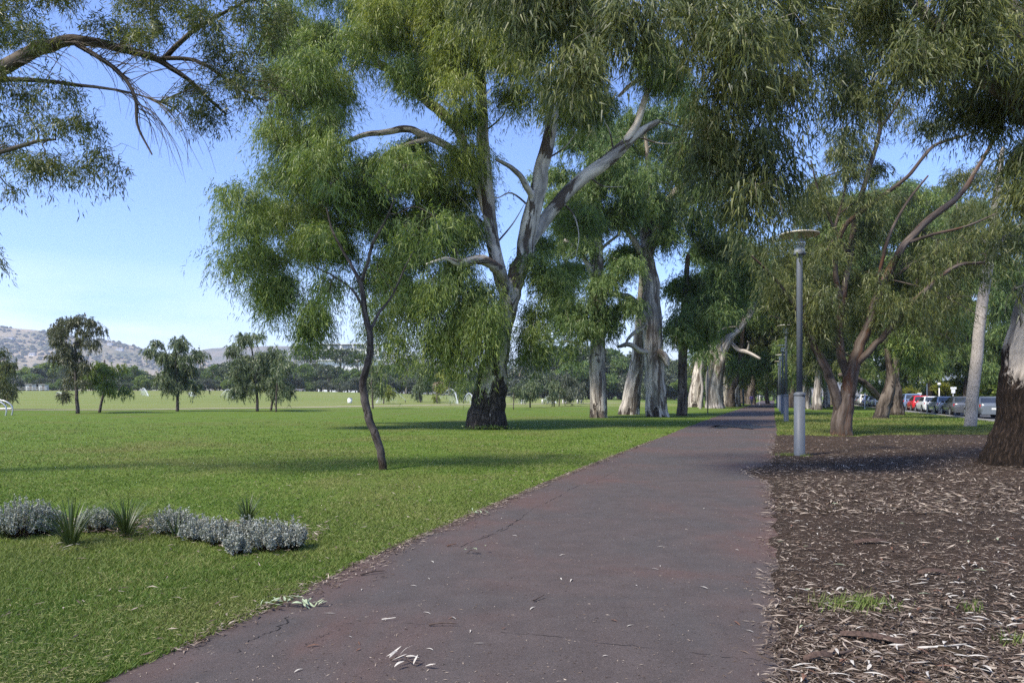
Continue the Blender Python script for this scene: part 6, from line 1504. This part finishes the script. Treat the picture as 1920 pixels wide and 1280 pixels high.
# ------------------------------------------------------------------ leaf litter, fallen leaves, twigs and bark
M['litter'] = leaf_mat('leaf_litter', (.032, .022, .015), (.115, .08, .055), (.38, .32, .25), .05, 6, .7)
M['litter_pale'] = plain('fallen_leaf_pale', (.42, .39, .33), .7, 0, .25, 30)
M['litter_green'] = plain('fallen_leaf_green', (.30, .36, .22), .6, 0, .25, 30)
M['litter_brown'] = plain('fallen_leaf_brown', (.13, .068, .042), .85, 0, .5, 45)
M['bark_strip'] = plain('bark_strip', (.065, .042, .031), .9, 0, .6, 60)
M['twig'] = plain('twig_wood', (.07, .05, .04), .9, 0, .3, 30)
def flat_leaves(x, y, z, rng, l0, l1, w0, w1, tilt=.18):
    n = len(x); a = rng.uniform(0, 6.283, n)
    d = unit(np.stack([np.cos(a), np.sin(a), rng.normal(size=n) * tilt], 1))
    up = unit(np.stack([rng.normal(size=n) * .35, rng.normal(size=n) * .35, np.ones(n)], 1)); side = unit(np.cross(d, up))
    L_ = rng.uniform(l0, l1, n) ; W_ = rng.uniform(w0, w1, n)
    bz_ = np.stack([x, y, z], 1); mid = bz_ + d * (L_ * .45)[:, None] + up * (L_ * rng.uniform(-.04, .12, n))[:, None]
    tip = bz_ + d * L_[:, None] + side * (L_ * rng.normal(size=n) * .18)[:, None]
    v = np.stack([bz_, mid + side * W_[:, None] / 2, tip, mid - side * W_[:, None] / 2], 1)
    v[..., 2] = np.maximum(v[..., 2], np.asarray(z)[:, None] - .002)
    return v.reshape(-1, 3)
def bed_pts(n, y0, y1, rng):
    u = rng.uniform(0, 1, n); y = 1 / (1 / y0 + u * (1 / y1 - 1 / y0)); l = np.interp(y, mb_y, ml)
    x = l + rng.uniform(-.02, 1, n) * (0.80 * y + 1.0 - l)
    k = (x < 33) & (y < np.interp(x, far_x, far_y)); return x[k], y[k]
V_ = []
x, y = bed_pts(24000, 3.2, 27.8, rg); sc = np.maximum(1, y / 8) ** .6
V_.append(flat_leaves(x, y, .012 + rg.uniform(0, .012, len(x)), rg, .02, .085, .005, .012))
x, y = bed_pts(11000, 9, 27.8, rg); V_.append(flat_leaves(x, y, .012 + rg.uniform(0, .02, len(x)), rg, .06, .16, .012, .026))
x, y = bed_pts(26000, 3.2, 14, rg); V_.append(flat_leaves(x, y, .010 + rg.uniform(0, .008, len(x)), rg, .008, .03, .003, .008))
x, y = bed_pts(2600, 3.2, 27.8, rg); V_.append(flat_leaves(x, y, .016 + rg.uniform(0, .02, len(x)), rg, .06, .15, .010, .022))
# drift along the left edge of the path, thin scatter on the path and its right edge
n = 6500; y = rg.uniform(4.2, 24, n); nn = vnoise(np.stack([y * 1.1, y * 0, y * 0], 1), 55)
x = pa(y) + np.abs(rg.normal(size=n)) * (.05 + .09 * np.maximum(0, nn) + .12 * np.exp(-((y - 6.2) / .9) ** 2)); V_.append(flat_leaves(x, y, np.full(n, .008) + rg.uniform(0, .012, n), rg, .02, .09, .005, .014))
n = 1500; y = rg.uniform(3.2, 30, n); x = np.interp(y, mb_y, ml) - np.abs(rg.normal(size=n)) * .10; V_.append(flat_leaves(x, y, np.full(n, .007), rg, .02, .08, .004, .012))
n = 3200; u = rg.uniform(0, 1, n); y = 1 / (1 / 3.3 + u * (1 / 45 - 1 / 3.3)); x = pa(y) + rg.uniform(0, 1, n) * (edge_x(RIGHT, y) - pa(y)); V_.append(flat_leaves(x, y, np.full(n, .007), rg, .008, .035, .003, .008))
n = 2600; y = rg.uniform(3.3, 45, n); x = pa(y) - np.abs(rg.normal(size=n)) * (1.2 + y * .16); V_.append(flat_leaves(x, y, np.full(n, .028) + rg.uniform(0, .012, n), rg, .04, .11, .007, .016))
n = 2600; u = rg.uniform(0, 1, n); g0 = [G(q, r_) for q, r_ in ((40, 985), (200, 988), (330, 990), (470, 1000), (560, 1015))]
x = np.interp(u, np.linspace(0, 1, 5), [q.x for q in g0]) + rg.normal(size=n) * .15; y = np.interp(u, np.linspace(0, 1, 5), [q.y for q in g0]) + rg.normal(size=n) * .28
V_.append(flat_leaves(x, y, np.full(n, .03) + rg.uniform(0, .02, n), rg, .04, .12, .008, .02))
V_ = np.vstack(V_); n = len(V_) // 4
tag(link('leaf_litter', mesh_np('leaf_litter', V_, np.arange(n * 4), np.arange(n) * 4, M['litter'])), kind='stuff')

def curl_leaf(name, L_, W_, curl, bend, mat):
    t = np.linspace(0, 1, 6); prof = np.array([.12, .75, 1, .85, .5, .03]) * W_ / 2
    cx = bend * np.sin(t * 2.6) * L_; z = curl * L_ * np.sin(t * math.pi) + .002
    v = np.empty((12, 3)); v[0::2] = np.stack([t * L_ - L_ / 2, cx + prof, z + .15 * prof], 1); v[1::2] = np.stack([t * L_ - L_ / 2, cx - prof, z], 1)
    k = np.arange(5) * 2; q = np.stack([k, k + 1, k + 3, k + 2], 1)
    return mesh_np(name, v, q.ravel(), np.arange(5) * 4, mat, True)
leafm = {c: [curl_leaf('fallen_leaf', l, w, cu, be, M[c]) for l, w, cu, be in ((.13, .022, .10, .06), (.10, .024, .06, -.10), (.15, .018, .04, .12), (.08, .020, .14, .03))] for c in ('litter_pale', 'litter_green', 'litter_brown')}
rl = random.Random(12)
def fallen(x, y, z, col, label, group, s=1.0, rzv=None):
    o = link('fallen_leaf', rl.choice(leafm[col]), None, (x, y, z), (rl.uniform(-.15, .15), rl.uniform(-.1, .1), rl.uniform(0, 6.28) if rzv is None else rzv)); o.scale = (s, s, s)
    return tag(o, label, 'leaf', group)
for i in range(210):
    y = 1 / (1 / 3.6 + rl.random() * (1 / 10.5 - 1 / 3.6)); l = float(np.interp(y, mb_y, ml)); x = l + .05 + rl.random() * (.74 * y - l)
    col = rl.choices(['litter_pale', 'litter_brown', 'litter_green'], [8, 3, 0.6])[0]
    fallen(x, y, .03 + rl.uniform(0, .015), col, {'litter_pale': 'dry pale curled gum leaf lying loose on the dark mulch', 'litter_brown': 'rusty brown curled leaf lying on the dark mulch', 'litter_green': 'still greenish gum leaf lying on the dark mulch'}[col], {'litter_pale': 'pale leaves on the mulch', 'litter_brown': 'brown leaves on the mulch', 'litter_green': 'greenish leaves on the mulch'}[col], rl.uniform(.55, .95))
path_leaf = [(1053, 1088, 'litter_pale'), (1070, 1090, 'litter_pale'), (1055, 1042, 'litter_pale'), (1240, 1026, 'litter_pale'), (1238, 1065, 'litter_pale'), (1228, 1070, 'litter_pale'), (1192, 1102, 'litter_pale'), (1183, 1175, 'litter_pale'), (1152, 1166, 'litter_brown'), (1382, 1174, 'litter_brown'), (1398, 1096, 'litter_brown'), (1320, 1105, 'litter_pale'), (1382, 1034, 'litter_pale'), (1405, 1190, 'litter_pale'), (880, 1190, 'litter_pale'), (656, 1198, 'litter_pale'), (804, 1088, 'litter_pale'), (810, 1056, 'litter_pale'), (775, 1101, 'litter_pale'), (800, 1152, 'litter_pale'), (618, 1154, 'litter_pale'), (680, 1110, 'litter_pale'), (805, 1221, 'litter_pale'), (898, 1210, 'litter_pale'), (945, 1180, 'litter_brown'), (588, 1217, 'litter_brown'), (675, 1210, 'litter_brown'), (672, 1222, 'litter_brown'), (848, 1162, 'litter_brown'), (850, 1163, 'litter_pale'), (1000, 1146, 'litter_pale'), (1047, 978, 'litter_pale'), (940, 973, 'litter_pale'), (965, 1006, 'litter_pale'), (1150, 880, 'litter_pale'), (1232, 880, 'litter_pale'), (1320, 955, 'litter_pale'), (560, 1262, 'litter_pale'), (1135, 1235, 'litter_pale')]
for px, py, col in path_leaf:
    g = G(px, py); fallen(g.x, g.y, .008, col, {'litter_pale': 'single pale gum leaf lying on the red path', 'litter_brown': 'single rusty leaf lying on the red path'}[col], {'litter_pale': 'pale leaves on the path', 'litter_brown': 'rusty leaves on the path'}[col], rl.uniform(.42, .68))
for px, py, s in [(123, 1027, 1.1), (137, 1032, 1.3), (150, 1030, 1.1), (134, 1038, .8)]:
    g = G(px, py); fallen(g.x, g.y - .08, .05, 'litter_pale', 'dry pale pod-like leaf at the foot of the biggest strap clump', 'dry leaves under the strap clump', s)
# broken leafy sprigs on the path
def sprig(px, py, n, r, mat, label, seed, ang=0.0):
    rng = np.random.default_rng(seed); g = G(px, py); e = empty('fallen_sprig', (g.x, g.y, .006), label, 'sprig', 'broken leafy sprigs on the path')
    st = np.array([[-r, 0, .012], [-r * .3, .02, .035], [r * .4, -.02, .02], [r, .01, .01]]) @ np.array([[math.cos(ang), math.sin(ang), 0], [-math.sin(ang), math.cos(ang), 0], [0, 0, 1]])
    c = catmull(st, 4); me = quads_mesh('stem', [tube_arrays(c, np.linspace(.005, .002, len(c)), 5)], M['twig']); link('stem', me, e)
    for i in range(n):
        k = rng.integers(1, len(c) - 1); p = c[k] + np.array([0, 0, rng.uniform(0, .03)])
        link('leaf', rl.choice(leafm[mat]), e, tuple(p + rng.normal(size=3) * [.05, .035, .004]), (rng.normal() * .35, rng.normal() * .3 - .1, rng.uniform(0, 6.28))).scale = (.72, .72, .72)
sprig(548, 1138, 34, .17, 'litter_green', 'heaped green leafy sprig at the grassy edge of the path', 501, .15)
sprig(903, 967, 8, .10, 'litter_green', 'small greenish sprig on the far part of the path edge', 502)
sprig(889, 1040, 6, .07, 'litter_green', 'little star shaped green sprig out on the path', 503)
sprig(762, 1246, 8, .10, 'litter_pale', 'fan of pale narrow leaves on a bare stem, nearest on the path', 504, -.3)
sprig(1335, 812, 6, .35, 'litter_pale', 'pale scattered sprig on the distant path before the dark patch', 505)
# twigs and bark strips
def stick(pts, r, mat, label, cat='twig', group='sticks in the mulch', name='twig'):
    W = np.array([tuple(G(p[0], p[1])) for p in pts]); W[:, 2] += .016 + np.array([0, .012, .006, .01, 0, 0][:len(W)])
    c = catmull(W, 5); b0 = c[0].copy(); rr = np.linspace(r, r * .45, len(c)) * (1 + .2 * np.sin(np.arange(len(c)) * 1.7))
    o = link(name, quads_mesh(name, [tube_arrays(c - b0, rr, 7, 0, .15, 0, seed=int(pts[0][0]))], M[mat]), None, tuple(b0)); return tag(o, label, cat, group)
stick([(1542, 1232), (1580, 1236), (1610, 1222), (1632, 1212)], .011, 'twig', 'dark curved twig among litter in the mulch near the path')
stick([(1758, 1222), (1800, 1236), (1830, 1256), (1858, 1274)], .016, 'bark_sapling', 'thick grey stick with a fork in the near corner of the mulch')
stick([(1720, 1222), (1770, 1220), (1812, 1216)], .009, 'litter_pale', 'straight pale stick lying across the near mulch')
stick([(1524, 1228), (1560, 1220)], .010, 'bark_sapling', 'short grey stick next to the dark curved twig')
stick([(1490, 1160), (1478, 1164), (1458, 1164)], .005, 'twig', 'thin twig poking from the mulch onto the path')
stick([(1412, 888), (1440, 886), (1470, 890)], .012, 'twig', 'dark twig in the tongue of mulch spilling on the path')
stick([(804, 1179), (830, 1176), (858, 1176)], .006, 'twig', 'dark knobbly twig on the near path')
stick([(716, 1168), (742, 1165)], .005, 'litter_pale', 'pale twig on the path left of the knobbly twig')
stick([(676, 1080), (700, 1078), (722, 1076)], .008, 'twig', 'brown twig in the drift of litter along the grass edge')
stick([(838, 1027), (856, 1025)], .007, 'litter_brown', 'short reddish twig along the crack in the path')
stick([(1000, 1130), (1020, 1124)], .006, 'twig', 'short black twig in the middle of the path')
for i, (px, py, L_, a, lab) in enumerate([(1575, 1198, .34, -.5, 'rusty strip of bark near the path in the front mulch'), (1505, 1252, .20, .3, 'small red brown bark piece at the corner of path and mulch'), (1908, 1190, .26, .2, 'orange brown bark flake at the frame edge of the mulch'), (1720, 1080, .25, .1, 'dull bark strip far back in the mulch'), (1600, 1023, .35, .1, 'long brown bark strip halfway back in the mulch')]):
    g = G(px, py); t_ = np.linspace(0, 1, 7); w_ = L_ * .10 * (1 - .55 * np.abs(t_ * 2 - 1))
    v = np.empty((21, 3)); zc = .03 + .02 * np.sin(t_ * 3.1); v[0::3] = np.stack([t_ * L_, -w_, zc - .012], 1); v[1::3] = np.stack([t_ * L_, w_ * .1, zc + .012], 1); v[2::3] = np.stack([t_ * L_, w_, zc - .010], 1)
    q = []
    for s_ in range(6): q += [[s_ * 3, s_ * 3 + 3, s_ * 3 + 4, s_ * 3 + 1], [s_ * 3 + 1, s_ * 3 + 4, s_ * 3 + 5, s_ * 3 + 2]]
    q = np.array(q); o = link('bark_strip', mesh_np('bark_strip', v, q.ravel(), np.arange(len(q)) * 4, M['bark_strip'], True), None, (g.x, g.y, .004), (0, 0, a)); tag(o, lab, 'bark', 'bark strips in the mulch')

# cracks in the asphalt: narrow dark ribbons just above the surface
def crack(pts, w, seed):
    W = np.array([tuple(G(*p)) for p in pts]); c = catmull(W, 14); rng = np.random.default_rng(seed)
    s_ = np.arange(len(c)); j = vnoise(np.stack([s_ * .9, s_ * 0, s_ * 0 + seed], 1), seed) * .02 + vnoise(np.stack([s_ * 2.7, s_ * 0, s_ * 0 + seed], 1), seed + 1) * .012
    t_ = np.gradient(c, axis=0); t_ /= np.linalg.norm(t_, axis=1)[:, None] + 1e-9; nrm = np.stack([-t_[:, 1], t_[:, 0], t_[:, 0] * 0], 1)
    c = c + nrm * j[:, None]; ww = w * np.clip(.45 + vnoise(np.stack([s_ * .6, s_ * 0, s_ * 0], 1), seed + 5) * .8, .06, 1)
    v = np.empty((len(c) * 2, 3)); v[0::2] = c + nrm * ww[:, None] / 2; v[1::2] = c - nrm * ww[:, None] / 2; v[:, 2] = .0062
    k = np.arange(len(c) - 1) * 2; return v, np.stack([k, k + 1, k + 3, k + 2], 1)
cv = []; cq = []; off = 0
for i, (pts, w) in enumerate([([(440, 1227), (480, 1200), (520, 1185), (545, 1160)], .011), ([(862, 1027), (905, 1010), (950, 990), (1000, 955), (1040, 935), (1075, 915)], .010), ([(905, 1008), (960, 984), (970, 975)], .009), ([(1075, 915), (1130, 895), (1185, 870)], .01), ([(640, 1171), (760, 1170), (850, 1174)], .004), ([(940, 1190), (1100, 1205), (1300, 1232), (1440, 1240)], .005), ([(570, 1218), (600, 1200), (640, 1185)], .008)]):
    v, q = crack(pts, w, 20 + i); cv.append(v); cq.append(q + off); off += len(v)
cv = np.vstack(cv); cq = np.vstack(cq)
tag(link('path_cracks', mesh_np('path_cracks', cv, cq.ravel(), np.arange(len(cq)) * 4, M['crack'])), kind='structure')
# damp dark patch where runoff crosses the path
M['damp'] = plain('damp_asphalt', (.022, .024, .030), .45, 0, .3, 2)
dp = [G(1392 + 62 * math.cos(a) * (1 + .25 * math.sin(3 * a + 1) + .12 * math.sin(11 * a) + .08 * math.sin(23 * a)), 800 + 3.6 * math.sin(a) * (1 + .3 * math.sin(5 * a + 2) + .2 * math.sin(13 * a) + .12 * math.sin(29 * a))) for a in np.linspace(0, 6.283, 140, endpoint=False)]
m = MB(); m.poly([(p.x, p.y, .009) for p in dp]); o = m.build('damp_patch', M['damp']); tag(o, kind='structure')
# clover tuft at the foot of the huge gum
rng = np.random.default_rng(9); n = 260
g = G(912, 804); q = np.stack([g.x + rng.normal(size=n) * .55 + .15, g.y - .55 + rng.normal(size=n) * .12, rng.uniform(.03, .17, n)], 1)
lv = leaf_quads(q, unit(rng.normal(size=(n, 3)) + np.array([0, -.3, .3])), rng.uniform(.06, .12, n), rng.uniform(.05, .10, n), rng)
e = empty('weed_clump', (g.x + .1, g.y - .5, 0), 'low leafy weeds hugging the foot of the huge mottled gum', 'weed')
tag(link('leaves', mesh_np('leaves', lv - np.array([g.x + .1, g.y - .5, 0]), np.arange(n * 4), np.arange(n) * 4, M['leaf_gum']), e), kind='stuff')

# ------------------------------------------------------------------ the air
if True:
    hm = bpy.data.materials.new('haze_air'); hm.use_nodes = True; nt = hm.node_tree; nt.nodes.clear()
    o_ = nt.nodes.new('ShaderNodeOutputMaterial'); pv_ = nt.nodes.new('ShaderNodeVolumePrincipled')
    pv_.inputs['Color'].default_value = (.80, .88, 1.0, 1); pv_.inputs['Density'].default_value = .00017; pv_.inputs['Anisotropy'].default_value = .2
    nt.links.new(pv_.outputs[0], o_.inputs['Volume'])
    m = MB(); m.box((0, 3500, 143), (9400, 7600, 294)); hz = m.build('haze', hm); tag(hz, kind='stuff')
